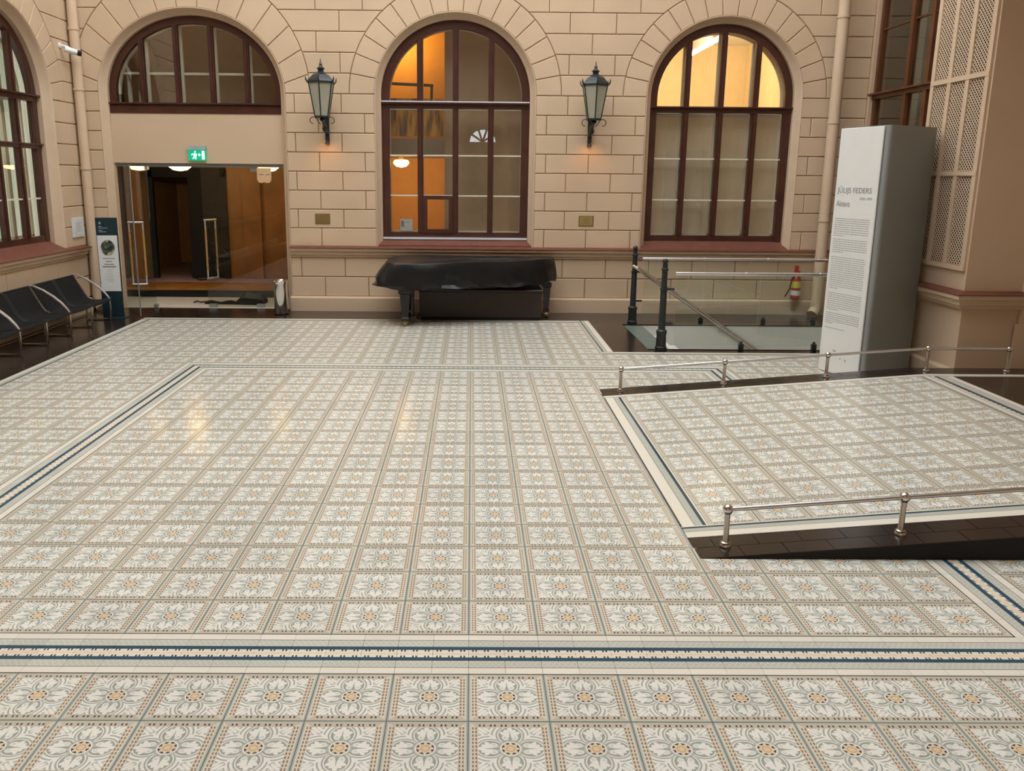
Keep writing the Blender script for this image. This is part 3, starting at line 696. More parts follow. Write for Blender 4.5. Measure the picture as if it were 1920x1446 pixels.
MB().box(-.05,.09,-.03,.03,.01,.07).box(-.05,.09,-.03,.03,2.54,2.6).build('patch_fitting',M['greymetal'],lf); dhandle(lf,(.98,0,0),.115,(0,1,0))
s=empty('hanging_sign',(-3.80,11.60,2.32),label='small rounded paper sign hung inside the right glass panel of the entrance',cat='sign')
MB().prism([(-.13,.06),(-.10,.01),(-.04,0),(0,.02),(.04,0),(.10,.01),(.13,.06),(.13,.27),(-.13,.27)],0,.006).build('sign_sheet',M['noticeorange'],s)
MB().box(-.10,-.01,-.003,0,.145,.16).box(.03,.10,-.003,0,.145,.16).build('printed_words',M['ink'],s)
bag=empty('black_bag',(-4.55,12.15,0),label='limp black bag with a thin strap lying on the pale threshold inside the glass doors',cat='bag')
mb=MB(); R=[]
for i in range(13):
    u=i/12; x=-.62+1.15*u; h=.05+.02*math.sin(u*20)+(.17*max(0,min(1,(u-.5)*6)) if u<.97 else .08); w=.10+.12*u
    R.append([(x,-w,0.006),(x,-w*.95,h*.6),(x,-w*.4,h),(x,w*.3,h*.96),(x,w*.9,h*.55),(x,w,0.006)])
mb.grid(R); mb.add([R[0][k] for k in range(6)],[tuple(range(6))]); mb.add([R[-1][k] for k in range(6)],[tuple(range(6))]); mb.build('bag_body',M['black'],bag,True)
MB().tube([(-.60,0,.04),(-.72,-.03,.03),(-.80,.02,.045),(-.86,-.02,.02)],.014,7).build('strap',M['black'],bag,True)
# ------------------------------------------------------------------ exit sign
e=empty('exit_sign',(-4.975,11.50,2.70),label='green lit emergency exit sign with running figure above the glass doors',cat='sign')
MB().box(-.165,.165,.0,.075,.20,.265).build('sign_housing',M['housing'],e); MB().box(-.155,.155,.015,.06,.01,.20).build('sign_face',M['greenlit'],e)
Y=.008
def sh(pts): return MB().prism(pts,Y,Y+.007)
mb=MB()
for pts in ([(-.075,.12),(-.03,.145),(-.02,.12),(-.055,.085)],[(-.03,.12),(-.005,.135),(.0,.10),(-.02,.085)],[(-.055,.09),(-.03,.085),(-.05,.05),(-.085,.035),(-.09,.05),(-.065,.06)],[(-.035,.09),(-.015,.085),(-.01,.055),(-.025,.03),(-.04,.035),(-.028,.058)],[(-.075,.12),(-.095,.10),(-.105,.11),(-.08,.135)]): mb.prism(pts,Y,Y+.007)
mb.lathe([(.0001,-.016),(.016,0),(.0001,.016)],(-.03,Y+.004,.165),10,False); mb.build('running_figure',M['whitelit'],e)
MB().prism([(.02,.11),(.045,.14),(.045,.12),(.065,.12),(.065,.10),(.045,.10),(.045,.08)],Y,Y+.007).build('arrow',M['whitelit'],e)
MB().prism([(.09,.03),(.135,.03),(.135,.18),(.09,.18)],Y,Y+.007).build('door_symbol',M['whitelit'],e)
# ------------------------------------------------------------------ left wall
XW=XC0
wl=dict(cx=9.10,a=1.40,b=1.36,R=1.83,jz=3.66); ZL=3.66
def lhole(n=28): return [(wl['cx']-wl['a'],1.19)]+[(wl['cx']-wl['a']*math.cos(PI*k/n),ZL+wl['b']*math.sin(PI*k/n)) for k in range(n+1)]+[(wl['cx']+wl['a'],1.19)]
lo=[(-9.3,0),(11.45,0),(11.45,6.1),(-9.3,6.1)]; flatp=lo+lhole(); tris=tessellate_polygon([[Vector((x,z,0)) for x,z in l] for l in (lo,lhole())])
wall_left=struct(mesh_obj('wall_left',[(XW-.02,y,z) for y,z in flatp]+[(XW-.02,-9.3,6.1),(XW-.02,11.45,6.1),(XW-.02,11.45,11.2),(XW-.02,-9.3,11.2)],[tuple(t) for t in tris]+[(len(flatp),len(flatp)+1,len(flatp)+2,len(flatp)+3)],M['joint']))
lmap=lambda y,z,d:(XW-.02+d,y,z)
LZ=[1.19+(ZL-1.19)/7*k for k in range(7)]+[ZL+.34*k for k in range(8)]
for k,(z0,z1) in enumerate(zip(LZ[:-1],LZ[1:])):
    for sgn in (1,-1):
        zz=[z0+(z1-z0)*i/4 for i in range(5)]
        def sd(z):
            if z0<ZL-1e-4: return wl['cx']+sgn*wl['a']
            return wl['cx']+sgn*math.sqrt(max(0,wl['R']**2-(z-ZL)**2))
        if sgn>0:
            lf_=[(sd(z),z) for z in zz]; rg_=[(11.385,z) for z in zz]
            if k%2 and 11.385-max(p[0] for p in lf_)>.7:
                xm=10.98; polys=[lf_[::-1]+[(xm,z0),(xm,z1)],[(xm,z1),(xm,z0),(11.385,z0),(11.385,z1)]]
            else: polys=[lf_[::-1]+rg_]
        else:
            rg_=[(sd(z),z) for z in zz]; polys=[[(6.6,z1),(6.6,z0)]+rg_]
        for q in polys:
            if max(p[0] for p in q)-min(p[0] for p in q)>.05: block(wall_left,q,lmap)
for k in range(17):
    t0,t1=PI*k/17,PI*(k+1)/17; n=4
    pts=[(wl['cx']+wl['R']*math.cos(t0+(t1-t0)*i/n),ZL+wl['R']*math.sin(t0+(t1-t0)*i/n)) for i in range(n+1)]+[(wl['cx']+wl['a']*math.cos(t1+(t0-t1)*i/n),ZL+wl['b']*math.sin(t1+(t0-t1)*i/n)) for i in range(n+1)]
    block(wall_left,pts,lmap,name='arch_stone')
for a,b in zip([6.0,6.85,7.7,8.5,9.3,10.1,10.9],[6.85,7.7,8.5,9.3,10.1,10.9,11.385]):
    block(wall_left,[(a,.635),(b,.635),(b,1.0),(a,1.0)],lmap); block(wall_left,[(a,.25),(b,.25),(b,.635),(a,.635)],lmap)
def extr_y(name,prof,y0,y1,mat,parent=None):
    n=len(prof); mb=MB(); mb.add([(x,y0,z) for x,z in prof]+[(x,y1,z) for x,z in prof],[tuple(range(n)),tuple(range(n,2*n))]+[(i,(i+1)%n,(i+1)%n+n,i+n) for i in range(n)])
    return mb.build(name,mat,parent)
tl=struct(extr_y('trim_5',[(XW-(y-11.38),z) for y,z in CORN],-3,11.16,M['plaster'])); extr_y('moulding_cap',[(XW-.03,1.166),(XW+.145,1.166),(XW+.145,1.18),(XW-.03,1.205)],-3,11.16,M['sill'],tl)
struct(extr_y('baseboard_left',[(XW-.03,0),(XW+.07,0),(XW+.07,.225),(XW+.045,.25),(XW-.03,.25)],-3,11.16,M['plaster']))
mb=MB(); prof=[(-.004,0),(-.004,.021),(.004,.024),(.016,.014),(.03,-.015),(.082,-.105),(.10,-.12),(.10,-.27)]; path=[((wl['cx']-wl['a'],1.2),(1,0))]
for k in range(37):
    t=PI-PI*k/36; x=wl['a']*math.cos(t); z=wl['b']*math.sin(t); nn=Vector((-x/wl['a']**2,-z/wl['b']**2)).normalized(); path.append(((wl['cx']+x,ZL+z),tuple(nn)))
path.append(((wl['cx']+wl['a'],1.2),(-1,0)))
mb.grid([[(XW-.02+d,p[0]+nn[0]*o,p[1]+nn[1]*o) for o,d in prof] for p,nn in path]); struct(mb.build('trim_6',M['trim'],None,True))
w4=window('window_4',(XW-.22,wl['cx'],0),PI/2,1.30,1.26,1.33,3.66,ZL,(-.63,0,.63),hb=(2.05,),sash_h=(),extra_tr=(2.90,))
sill(w4,1.30,1.33)
room_l=[(x,y,z) for z in (.5,5.6) for y in (7.4,11.38) for x in (-9.5,-7.3)]
struct(mesh_obj('wall_left_room',room_l,[(0,4,5,1),(2,3,7,6),(0,1,3,2),(4,6,7,5)],M['white']))
for k,(ya,yb) in enumerate(((8.55,9.30),(9.36,9.98),(10.04,10.62),(10.68,11.28))):
    R=[]
    for i in range(12):
        z=1.30+(4.9-1.30)*i/11; R.append([(-7.60+.05*math.sin(j*1.05+k)+.02*math.sin(j*2.3+i*.2),ya+(yb-ya)*j/28,z) for j in range(29)])
    c=MB().grid(R).build('curtain',M['curtain'],None,True)
    tag(c,('nearest','second nearest','third nearest','farthest')[k]+' pale folded curtain behind the left wall window','curtain','curtains of the left window')
n=empty('framed_notice',(XW+.005,10.96,1.36),PI/2,label='white framed paper notice on the left wall beside the drainpipe',cat='notice')
MB().box(-.21,.21,-.02,0,0,.34).build('notice_frame',M['white_pl'],n); MB().box(-.18,.18,-.024,-.02,.03,.31).build('notice_sheet',M['paper'],n)
mb=MB()
for k in range(5): mb.box(-.10,.10-.03*(k%2),-.026,-.024,.10+.035*k,.11+.035*k)
mb.build('printed_lines',M['ink2'],n)
cc=empty('security_camera',(XW,10.93,4.58),label='small white security camera with dark lens beside the left drainpipe',cat='camera')
MB().lathe([(.05,0),(.05,.02),(.03,.03)],(0,0,0),14).build('wall_mount',M['white_pl'],cc,True).rotation_euler=(0,PI/2,0)
MB().tube([(.02,0,0),(.12,.02,-.02),(.16,.04,-.05)],.02,8).build('bracket_arm',M['white_pl'],cc,True)
MB().tube([(.08,.0,-.06),(.24,.10,-.10)],.05,14).build('camera_body',M['white_pl'],cc,True); MB().tube([(.24,.10,-.10),(.30,.135,-.115)],.046,14).build('lens_hood',M['black'],cc,True)
# ------------------------------------------------------------------ drainpipes
def pipe(name,x,y,r,label,zs,elbow):
    root=empty(name,(x,y,0),label=label,cat='pipe',group='beige drainpipes in the corners')
    MB().tube([(0,0,.22),(0,0,9)],r,16).build('pipe_run',M['trim'],root,True)
    for z in zs: MB().tube([(0,0,z-.02),(0,0,z+.02)],r+.012,16).build('pipe_clip',M['trim'],root,True)
    MB().tube([(0,0,.30),(0,0,.16),(elbow*.05,-.04,.09),(elbow*.10,-.09,.04)],r*1.05,14).build('pipe_shoe',M['trim'],root,True)
pipe('drainpipe',-6.895,11.28,.083,'beige drainpipe in the left corner beside the glass entrance',(4.9,3.9,2.55),1)
pipe('drainpipe',6.36,11.12,.098,'beige drainpipe right of the arched window with blinds',(5.2,3.45,1.75),-1)
# ------------------------------------------------------------------ lanterns
def lantern(x,label):
    root=empty('wall_lantern',(x,YW-DZ,3.08),label=label,cat='lantern',group='black wall lanterns between the windows')
    by=-.53
    MB().bbox(-.035,.035,-.07,0,.0,.58,.008).lathe([(.045,0),(.03,.05),(.045,.08)],(0,-.035,-.06),12).build('wall_bar',M['iron'],root)
    mb=MB(); mb.tube([(0,-.05,.10),(0,-.14,.16),(0,-.30,.22),(0,by,.34)],[.028,.032,.028,.02],10); mb.lathe([(.02,0),(.05,.05),(.035,.12),(.02,.16)],(0,-.27,.13),12); mb.tube([(0,-.05,.52),(0,-.2,.46),(0,by,.36)],.016,8); mb.build('bracket_arm',M['iron'],root,True)
    for s in (-1,1):
        pts=[]
        for k in range(15):
            t=k/14*1.55*PI; r=.075*(1-.45*k/14); pts.append((s*(.155-r*math.cos(t)+.0),by,.305+r*math.sin(t)))
        MB().tube([(s*.03,by,.25),(s*.075,by,.30)]+pts,.0075,6).build('scroll',M['iron'],root,True)
    zb,zt_=.375,.925; rb,rt_=.125,.225
    def hexp(r,z,k): q=PI/6+k*PI/3; return Vector((r*math.cos(q),by+r*math.sin(q),z))
    for k in range(6):
        a,b,c,d=hexp(rb,zb,k),hexp(rb,zb,k+1),hexp(rt_,zt_,k+1),hexp(rt_,zt_,k)
        mesh_obj('lantern_glass',[p*1.0 for p in (a,b,c,d)],[(0,1,2,3)],M['glasswhite'],root)
        MB().tube([a,d],.011,6).build('corner_bar',M['lampiron'],root)
        MB().tube([hexp(rt_+.01,zt_,k),hexp(rt_+.045,zt_+.045,k),hexp(rt_+.05,zt_+.10,k)],[.016,.014,.004],6).build('eave_spike',M['lampiron'],root)
    mb=MB()
    for r,z,h in ((rb+.012,zb-.02,.03),(rt_+.015,zt_-.01,.035)):
        mb.zprism([tuple(hexp(r,0,k).xy) for k in range(6)],z,z+h)
    mb.build('lantern_ring',M['lampiron'],root)
    R=[[tuple(hexp(r,z,k)) for k in range(7)] for r,z in ((rt_+.02,zt_+.02),(rt_-.01,zt_+.06),(.15,zt_+.13),(.075,zt_+.165))]
    MB().grid(R).build('lantern_roof',M['lampiron'],root)
    MB().lathe([(.08,0),(.05,.03),(.05,.06),(.075,.075),(.04,.10),(.022,.13),(.03,.145),(.014,.17),(.004,.24)],(0,by,zt_+.16),12).build('finial',M['lampiron'],root,True)
    MB().lathe([(.02,0),(.05,.03),(.03,.06)],(0,by,zb-.08),12).build('base_knob',M['iron'],root,True)
    ld=bpy.data.lights.new('lantern_light','SPOT'); ld.energy=3.2; ld.color=(1.,.42,.10); ld.spot_size=math.radians(120); ld.spot_blend=.9; ld.shadow_soft_size=.04
    o=bpy.data.objects.new('lantern_light',ld); COL.objects.link(o); o.parent=root; o.location=(0,-.30,.02); o.rotation_euler=(math.radians(30),0,0)
    return root
lantern(-2.58,'black hexagonal wall lantern between the entrance arch and the middle window')
lantern(2.10,'black hexagonal wall lantern between the middle and the right arched windows')
# ------------------------------------------------------------------ plaques
def plaque(x,m,label):
    r=empty('brass_plaque',(x,YW-DZ,1.60),label=label,cat='plaque',group='small brass plaques under the lanterns')
    MB().bbox(-.135,.135,-.012,0,0,.19,.003).build('plaque_rim',M['brass2'],r); MB().box(-.118,.118,-.016,-.012,.016,.174).build('plaque_face',M[m],r)
    mb=MB()
    for k in range(4): mb.box(-.07+.01*(k%2),.07-.015*(k%2),-.0175,-.016,.045+.03*k,.052+.03*k)
    mb.build('engraved_lines',M['brass2'],r)
plaque(-2.715,'brass2','dull brass plaque on the wall left of the middle window'); plaque(2.095,'brass','bright brass plaque on the wall right of the middle window')
# ------------------------------------------------------------------ fire extinguisher
x=empty('fire_extinguisher',(6.0,11.24,.30),label='red fire extinguisher with yellow label hung low on the back wall',cat='extinguisher')
MB().lathe([(.06,0),(.085,.02),(.085,.36),(.07,.42),(.03,.45)],(0,0,0),18).build('cylinder',M['red'],x,True)
MB().lathe([(.0865,.22),(.0865,.34)],(0,0,0),18,False).build('yellow_label',M['yellow'],x,True); MB().lathe([(.0865,.08),(.0865,.17)],(0,0,0),18,False).build('white_label',M['paper'],x,True)
MB().lathe([(.025,.45),(.03,.50),(.02,.52)],(0,0,0),12).box(-.02,.02,-.10,.05,.50,.53).box(-.03,.03,.0,.06,.42,.62).build('valve_head',M['red'],x); MB().tube([(0,-.04,.48),(-.10,-.06,.40),(-.13,-.05,.2),(-.20,-.03,.05)],.012,8).build('hose',M['black'],x,True)
MB().box(-.03,.03,.04,.07,-.20,-.08).build('wall_tag',M['brass'],x)
# ------------------------------------------------------------------ litter bin
b=empty('litter_bin',(-3.44,10.96,0),label='slim polished steel litter bin at the right jamb of the entrance',cat='bin')
MB().lathe([(.118,0),(.122,.01),(.122,.56)],(0,0,0),32).build('bin_body',M['chrome'],b,True); MB().lathe([(.128,.555),(.132,.57),(.132,.605),(.12,.615),(.085,.60),(.08,.57)],(0,0,0),32).build('bin_rim',M['chrome'],b,True); MB().lathe([(.124,0),(.124,.02)],(0,0,0),32).build('bin_foot',M['black'],b,True)
# ------------------------------------------------------------------ poster stand
st=empty('poster_stand',(-6.25,10.42,0),math.radians(6),label='dark teal information stand with a white poster left of the glass entrance',cat='stand')
MB().box(-.175,.175,-.02,.02,.012,1.73).build('stand_board',M['teal'],st); MB().box(-.22,.22,-.13,.13,0,.012).build('base_plate',M['teal'],st)
MB().box(-.165,.165,-.026,-.02,.47,1.43).build('poster',M['paper'],st)
def disc_mat():
    m,nt,bs=new_mat('poster_picture'); S.nt=nt; N=nt.nodes.new; L=nt.links.new
    tc=N('ShaderNodeTexCoord'); nz=N('ShaderNodeTexNoise'); nz.inputs['Scale'].default_value=11; nz.inputs['Detail'].default_value=3; L(tc.outputs['Object'],nz.inputs['Vector'])
    r=N('ShaderNodeValToRGB'); e_=r.color_ramp.elements; e_[0].position=.38; e_[0].color=(.02,.03,.03,1); e_[1].position=.68; e_[1].color=(.50,.58,.58,1)
    for p,c in ((.48,(.08,.11,.09,1)),(.56,(.42,.33,.16,1))): q=r.color_ramp.elements.new(p); q.color=c
    L(nz.outputs['Fac'],r.inputs[0]); L(r.outputs[0],bs.inputs['Base Color']); return m
M['disc']=disc_mat()
MB().prism([(.115*math.cos(2*PI*k/28),1.22+.135*math.sin(2*PI*k/28)) for k in range(28)],-.028,-.026).build('round_picture',M['disc'],st)
mb=MB()
for z,w,h in ((1.035,.10,.012),(.985,.05,.016),(.935,.08,.016),(.895,.11,.022)): mb.box(-w,w,-.0275,-.026,z-h/2,z+h/2)
mb.build('poster_title',M['ink'],st)
mb=MB()
for k in range(7): mb.box(-.05-.01*(k%3),.05+.012*(k%2),-.0275,-.026,.84-.035*k,.847-.035*k)
mb.build('poster_lines',M['ink2'],st)
mb=MB(); mb.box(-.12,-.09,-.022,-.02,1.62,1.66)
for z,w in ((1.575,.05),(1.55,.15),(1.51,.06),(1.485,.12)): mb.box(-.13,-.13+w,-.022,-.02,z,z+.012)
mb.build('stand_lettering',M['tealtext'],st)
# ------------------------------------------------------------------ waiting bench
DV=[5.73,6.475,7.22,7.965,8.71,9.455,10.19]; Y0=DV[0]
be=empty('waiting_bench',(-6.5,Y0,0),label='row of black mesh waiting seats with bright curved armrests along the left wall',cat='bench')
def BX(x): return x+6.5
PR=[(-6.79,.765),(-6.74,.68),(-6.68,.56),(-6.62,.45),(-6.57,.385),(-6.50,.352),(-6.42,.345),(-6.32,.352),(-6.24,.368),(-6.20,.362),(-6.185,.34)]
for k in range(len(DV)-1):
    a,b_=DV[k]-Y0+.025,DV[k+1]-Y0-.025
    R=[[(BX(x_),a,z_),(BX(x_)+(.01 if i<4 else 0),(a+b_)/2,z_-.012),(BX(x_),b_,z_)] for i,(x_,z_) in enumerate(PR)]
    R2=[[(p[0]-.006,p[1],p[2]-.008) for p in r] for r in R]
    mb=MB().grid(R).grid(R2); s_=mb.build('sling_seat',M['sling'],be,True)
    for yy in (a,b_): MB().tube([(BX(x_),yy,z_) for x_,z_ in PR],.013,7).build('seat_edge',M['iron'],s_,True)
    MB().tube([(BX(PR[0][0]),a,PR[0][1]),(BX(PR[0][0]),b_,PR[0][1])],.014,7).build('back_rail',M['iron'],s_,True)
for k,y in enumerate(DV):
    yy=y-Y0
    MB().tube([(BX(-6.20),yy,.345),(BX(-6.205),yy,.02),(BX(-6.215),yy,.012)],.0155,8).build('leg',M['nickel'],be,True)
    MB().tube([(BX(-6.60),yy,.38),(BX(-6.62),yy,.10),(BX(-6.62),yy,.012)],.0145,8).build('leg',M['nickel'],be,True)
    MB().tube([(BX(-6.62),yy,.014),(BX(-6.205),yy,.014)],.0125,8).build('floor_runner',M['nickel'],be,True)
    if k%2==0:
        AR=[(-6.80,.775),(-6.72,.765),(-6.58,.70),(-6.44,.61),(-6.32,.51),(-6.235,.41),(-6.20,.355)]
        mb=MB(); R=[]
        for i,(x_,z_) in enumerate(AR):
            w=.016+.020*math.sin(PI*min(1,i/6)); R.append([(BX(x_),yy-w,z_),(BX(x_)+.004,yy-w,z_+.014),(BX(x_)+.004,yy+w,z_+.014),(BX(x_),yy+w,z_),(BX(x_),yy-w,z_)])
        mb.grid(R).build('armrest',M['armalu'],be,True)
        MB().tube([(BX(x_)+.002,yy,z_-.004) for x_,z_ in PR[:7]],.012,7).build('side_rail',M['nickel'],be,True)
    if k<len(DV)-1: MB().tube([(BX(-6.62),yy,.07),(BX(-6.62),DV[k+1]-Y0,.07)],.011,7).build('stretcher',M['nickel'],be,True)
MB().tube([(BX(-6.52),0,.325),(BX(-6.52),DV[-1]-Y0,.325)],.022,8).build('seat_beam',M['iron'],be,True)
# ------------------------------------------------------------------ piano under its cover
pi_=empty('grand_piano',(0,10.5,0),label='grand piano under a creased black vinyl cover against the back wall',cat='piano')
PT0=[(-1.46,9.60),(-1.0,9.66),(-.50,9.76),(0.,9.90),(.45,10.08),(.85,10.27),(1.18,10.48),(1.40,10.72),(1.50,10.95),(1.48,11.12),(1.35,11.18),(.4,11.18),(-.6,11.18),(-1.46,11.18)]
def smooth_poly(P,n=4):
    out=[]
    for i in range(len(P)):
        a,b=Vector(P[i]),Vector(P[(i+1)%len(P)])
        for k in range(n): out.append(a.lerp(b,k/n))
    for _ in range(3): out=[(out[i-1]+out[i]*2+out[(i+1)%len(out)])/4 for i in range(len(out))]
    return out
OL=smooth_poly(PT0); cen=Vector((.0,10.5)); nO=len(OL)
random.seed(3)
ph=[random.uniform(0,6.28) for _ in range(6)]
mb=MB(); R=[]
def hem(p,i):
    return .645+.018*math.sin(i*.9+ph[0])+.012*math.sin(i*.37+ph[1])+(.02 if p.x<-1.3 else 0)
levels=[(0.,1.068),(.80,1.067),(.985,1.064),(1.0,1.045),(None,.92),(None,.80),(None,.70),(None,0)]
for li,(s_,z) in enumerate(levels):
    row=[]
    for i,p in enumerate(OL):
        d=(p-cen); nrm=(OL[(i+1)%nO]-OL[i-1]); nrm=Vector((nrm.y,-nrm.x)).normalized()
        if nrm.dot(d)<0: nrm=-nrm
        if s_ is not None:
            q=cen+d*s_; zz=z+.006*math.sin(i*.5+li)*(s_<.99)
        else:
            t=(1.035-z)/.39 if z else 1.; zz=z if z else hem(p,i)
            fold=.030*math.sin(i*1.25+ph[2]+z*5)+.022*math.sin(i*.55+ph[3]-z*7)+.014*math.sin(i*2.1+ph[4])
            kb=.16*min(1,t*1.6)*max(0,min(1,(-p.x-1.2)/.2))
            q=p+nrm*(.015+.03*t+fold*t)+Vector((-kb,0))
            if q.y>11.22: q.y=11.22
        row.append((q.x,q.y-10.5,zz))
    row.append(row[0]); R.append(row)
mb.grid(R); co=mb.build('cover',M['cover'],pi_,True)
MB().zprism([(cen.x+(p.x-cen.x)*.96,(cen.y+(p.y-cen.y)*.95)-10.5) for p in OL[::2]],.62,.98).build('piano_case',M['piano'],pi_)
def leg(x,y,w=.07):
    l=MB().add([(x+sx*w*k,y-10.5+sy*w*k,z) for z,k in ((.62,1.25),(.56,1.25),(.54,1.0),(.16,.62),(.13,.8),(.09,.8)) for sx,sy in ((-1,-1),(1,-1),(1,1),(-1,1))],[(0,1,2,3)]+[(r*4+i,r*4+(i+1)%4,r*4+4+(i+1)%4,r*4+4+i) for r in range(5) for i in range(4)]+[(20,21,22,23)]).build('leg',M['piano'],pi_)
    MB().tube([(x-.022,y-10.5,.055),(x+.022,y-10.5,.055)],.055,14).box(x-.04,x+.04,y-10.54,y-10.46,.06,.10).build('castor',M['brass'],l,True)
leg(-1.10,9.80,.085); leg(-1.10,10.98,.085); leg(1.36,10.84,.065)
MB().box(-1.02,-.98,-.54,-.48,.14,.62).box(-1.02,-.98,-.32,-.26,.14,.62).box(-1.12,-.92,-.6,-.2,.10,.15).build('pedal_lyre',M['piano'],pi_)
M['umber']=PM('dark_umber_wood',(.020,.010,.006),.45,var=.2)
pb=empty('storage_box',(.15,10.78,0),label='long dark brown wooden box pushed under the covered piano',cat='box')
MB().box(-1.02,1.05,-.36,.36,.0,.06).build('plinth',M['black'],pb); MB().bbox(-1.05,1.08,-.38,.38,.06,.50,.006).build('box_body',M['umber'],pb); MB().bbox(-1.07,1.10,-.40,.40,.50,.545,.008).build('lid',M['umber'],pb)
# ------------------------------------------------------------------ stairwell with glass balustrades
x0,x1,y0,y1=WELL
we=struct(mesh_obj('wall_stairwell',[(x0,y1,-.003),(x1,y1,-.003),(x1,y1,-2.6),(x0,y1,-2.6),(x0,y0,-.003),(x1,y0,-.003),(x1,y0,-2.6),(x0,y0,-2.6)],[(0,1,2,3),(4,7,6,5),(4,0,3,7),(1,5,6,2),(3,2,6,7)],M['plaster_w']))
stp=empty('staircase',(x0,y0,0),label='pale stair descending to the right inside the glazed stairwell',cat='stairs')
for k in range(11):
    MB().box(.02+.29*k,.02+.29*(k+1)+.02,.01,y1-y0-.01,-.035-.17*k-.05,-.012-.17*k).build('tread',M['tread'] if k==0 else M['plaster_w'],stp)
MB().box(x0,x1,y0-.03,y0+.005,-.01,.004).build('trim_7',M['black'],None,kind='structure'); MB().box(x0,x1,y1-.005,y1+.03,-.01,.004).build('trim_8',M['black'],None,kind='structure')
def post(y,label):
    r=empty('railing_post',(2.80,y,0),label=label,cat='post',group='black posts at the head of the stairs')
    MB().lathe([(.085,0),(.085,.05),(.075,.06),(.070,.24),(.078,.26),(.078,.29),(.055,.31)],(0,0,0),18).build('post_base',M['iron'],r,True)
    MB().lathe([(.052,.30),(.048,.70),(.046,.88),(.055,.885),(.055,.915),(.043,.92),(.040,1.16),(.050,1.17),(.050,1.20),(.036,1.21),(.036,1.27)],(0,0,0),18).build('post_shaft',M['iron'],r,True)
    MB().sphere((0,0,1.305),.042,14,10).build('ball_finial',M['iron'],r,True)
    for z in (.40,.90): MB().tube([(.03,0,z),(.15,0,z)],.018,8).build('glass_lug',M['iron'],r,True)
post(10.20,'black iron post with ball finial at the far side of the stairs'); post(7.93,'black iron post with ball finial at the near side of the stairs, front one')
def balus(y,xa,xb,cl,label):
    r=empty('glass_balustrade',(xa,y,0),label=label,cat='railing',group='glass balustrades of the stairwell')
    ed=[xa]+[xa+(xb-xa)*k/3 for k in (1,2)]+[xb]
    for a,b_ in zip(ed[:-1],ed[1:]): MB().box(a-xa+.006,b_-xa-.006,-.006,.006,.07,1.10).build('glass_pane',M['bal'],r)
    MB().tube([(-.03,0,1.125),(xb-xa,0,1.125)],.027,12).build('top_rail',M['alu'],r,True)
    for c in cl:
        MB().bbox(c-xa-.035,c-xa+.035,-.03,.03,0,.10,.006).lathe([(.02,0),(.02,.03)],(c-xa,0,.10),10).build('glass_clamp',M['iron'],r)
        o=MB().lathe([(.034,-.012),(.034,.012)],(0,0,0),12).build('rail_collar',M['alu'],r,True)
        o.location=(c-xa,0,1.125); o.rotation_euler=(0,PI/2,0)
balus(10.20,2.96,6.10,(3.99,5.08,5.95),'far glass balustrade panel row with steel top rail, along the back wall'); balus(7.95,2.99,5.30,(3.99,5.07),'near glass balustrade panel row with steel top rail, beside the white column')
h=empty('stair_handrail',(2.80,10.05,.98),label='sloping steel handrail running down into the stairwell from the far post',cat='handrail')
MB().tube([(-.03,.08,.02),(.02,.0,.0),(.47,0,-.30),(2.3,0,-1.515)],.036,12).build('rail',M['nickel'],h,True)
MB().tube([(1.52,0,-1.0),(1.50,.0,-1.08),(1.50,.04,-1.10)],.012,8).build('bracket',M['chrome'],h,True)
# ------------------------------------------------------------------ information column
P0=Vector((4.65,6.70)); P1=Vector((4.905,5.955)); P2=Vector((5.72,6.43)); ex=(P1-P0).normalized(); ang=math.atan2(ex.y,ex.x); ey=Vector((-ex.y,ex.x))
ic=empty('information_column',(P0.x,P0.y,0),ang,label='tall white exhibition text column with grey metal sides behind the ramp',cat='column')
HT=3.11; WD=(P1-P0).length; lq=Vector(((P2-P0).dot(ex),(P2-P0).dot(ey)))
quad=[Vector((0,0)),Vector((WD,0)),lq,Vector((lq.x-WD,lq.y))]; pts=[]
for k,c in enumerate(quad):
    a=(quad[k-1]-c).normalized(); b=(quad[(k+1)%4]-c).normalized(); rr_=.06
    for q in range(7):
        t=q/6; pts.append(tuple(c+a*rr_*(1-t)**2+b*rr_*t**2))
MB().zprism(pts,0,HT).build('column_body',M['greymetal'],ic,True)
fp=MB().bbox(.0,WD-.085,-.022,-.002,.01,HT-.01,.006).build('front_panel',M['white'],ic)
def text(body,x,z,w,h,mat,nm):
    cu=bpy.data.curves.new(nm,'FONT'); cu.body=body; cu.size=.1; cu.extrude=.0006; cu.materials.append(mat)
    o=bpy.data.objects.new(nm,cu); COL.objects.link(o); o.parent=fp; o.rotation_euler=(PI/2,0,0); o.location=(x,-.0235,z)
    bpy.context.view_layer.update(); d=o.dimensions; o.scale=(w/max(d.x,1e-4),h/max(d.y,1e-4),1); return o
text('JŪLIJS FEDERS',.045,2.315,.575,.105,M['ink'],'title_lettering'); text('1838–1909',.42,2.235,.20,.032,M['ink2'],'date_lettering'); text('Ainava',.045,2.145,.23,.075,M['ink'],'subtitle_lettering')
random.seed(5)
for z1,z0 in ((2.0,1.775),(1.74,1.56),(1.515,1.10),(1.055,.83),(.795,.64),(.60,.592)):
    mb=MB(); z=z1; step=.0265
    while z>z0-.001:
        last=z-step<=z0; x=.05; xe=.63 if not last else .05+.5*random.uniform(.25,.5)
        if z1==.60: xe=.40
        while x<xe-.01:
            w=min(random.uniform(.018,.06),xe-x); mb.box(x,x+w,-.0232,-.0222,z-.010,z); x+=w+.008
        z-=step
    mb.build('text_paragraph',M['ink2'],fp)
mb=MB(); mb.box(.24,.29,-.0232,-.0222,.31,.318).box(.24,.30,-.0232,-.0222,.295,.303).box(.37,.385,-.0232,-.0222,.215,.232).box(.46,.475,-.0232,-.0222,.20,.23).build('sponsor_marks',M['ink'],fp)
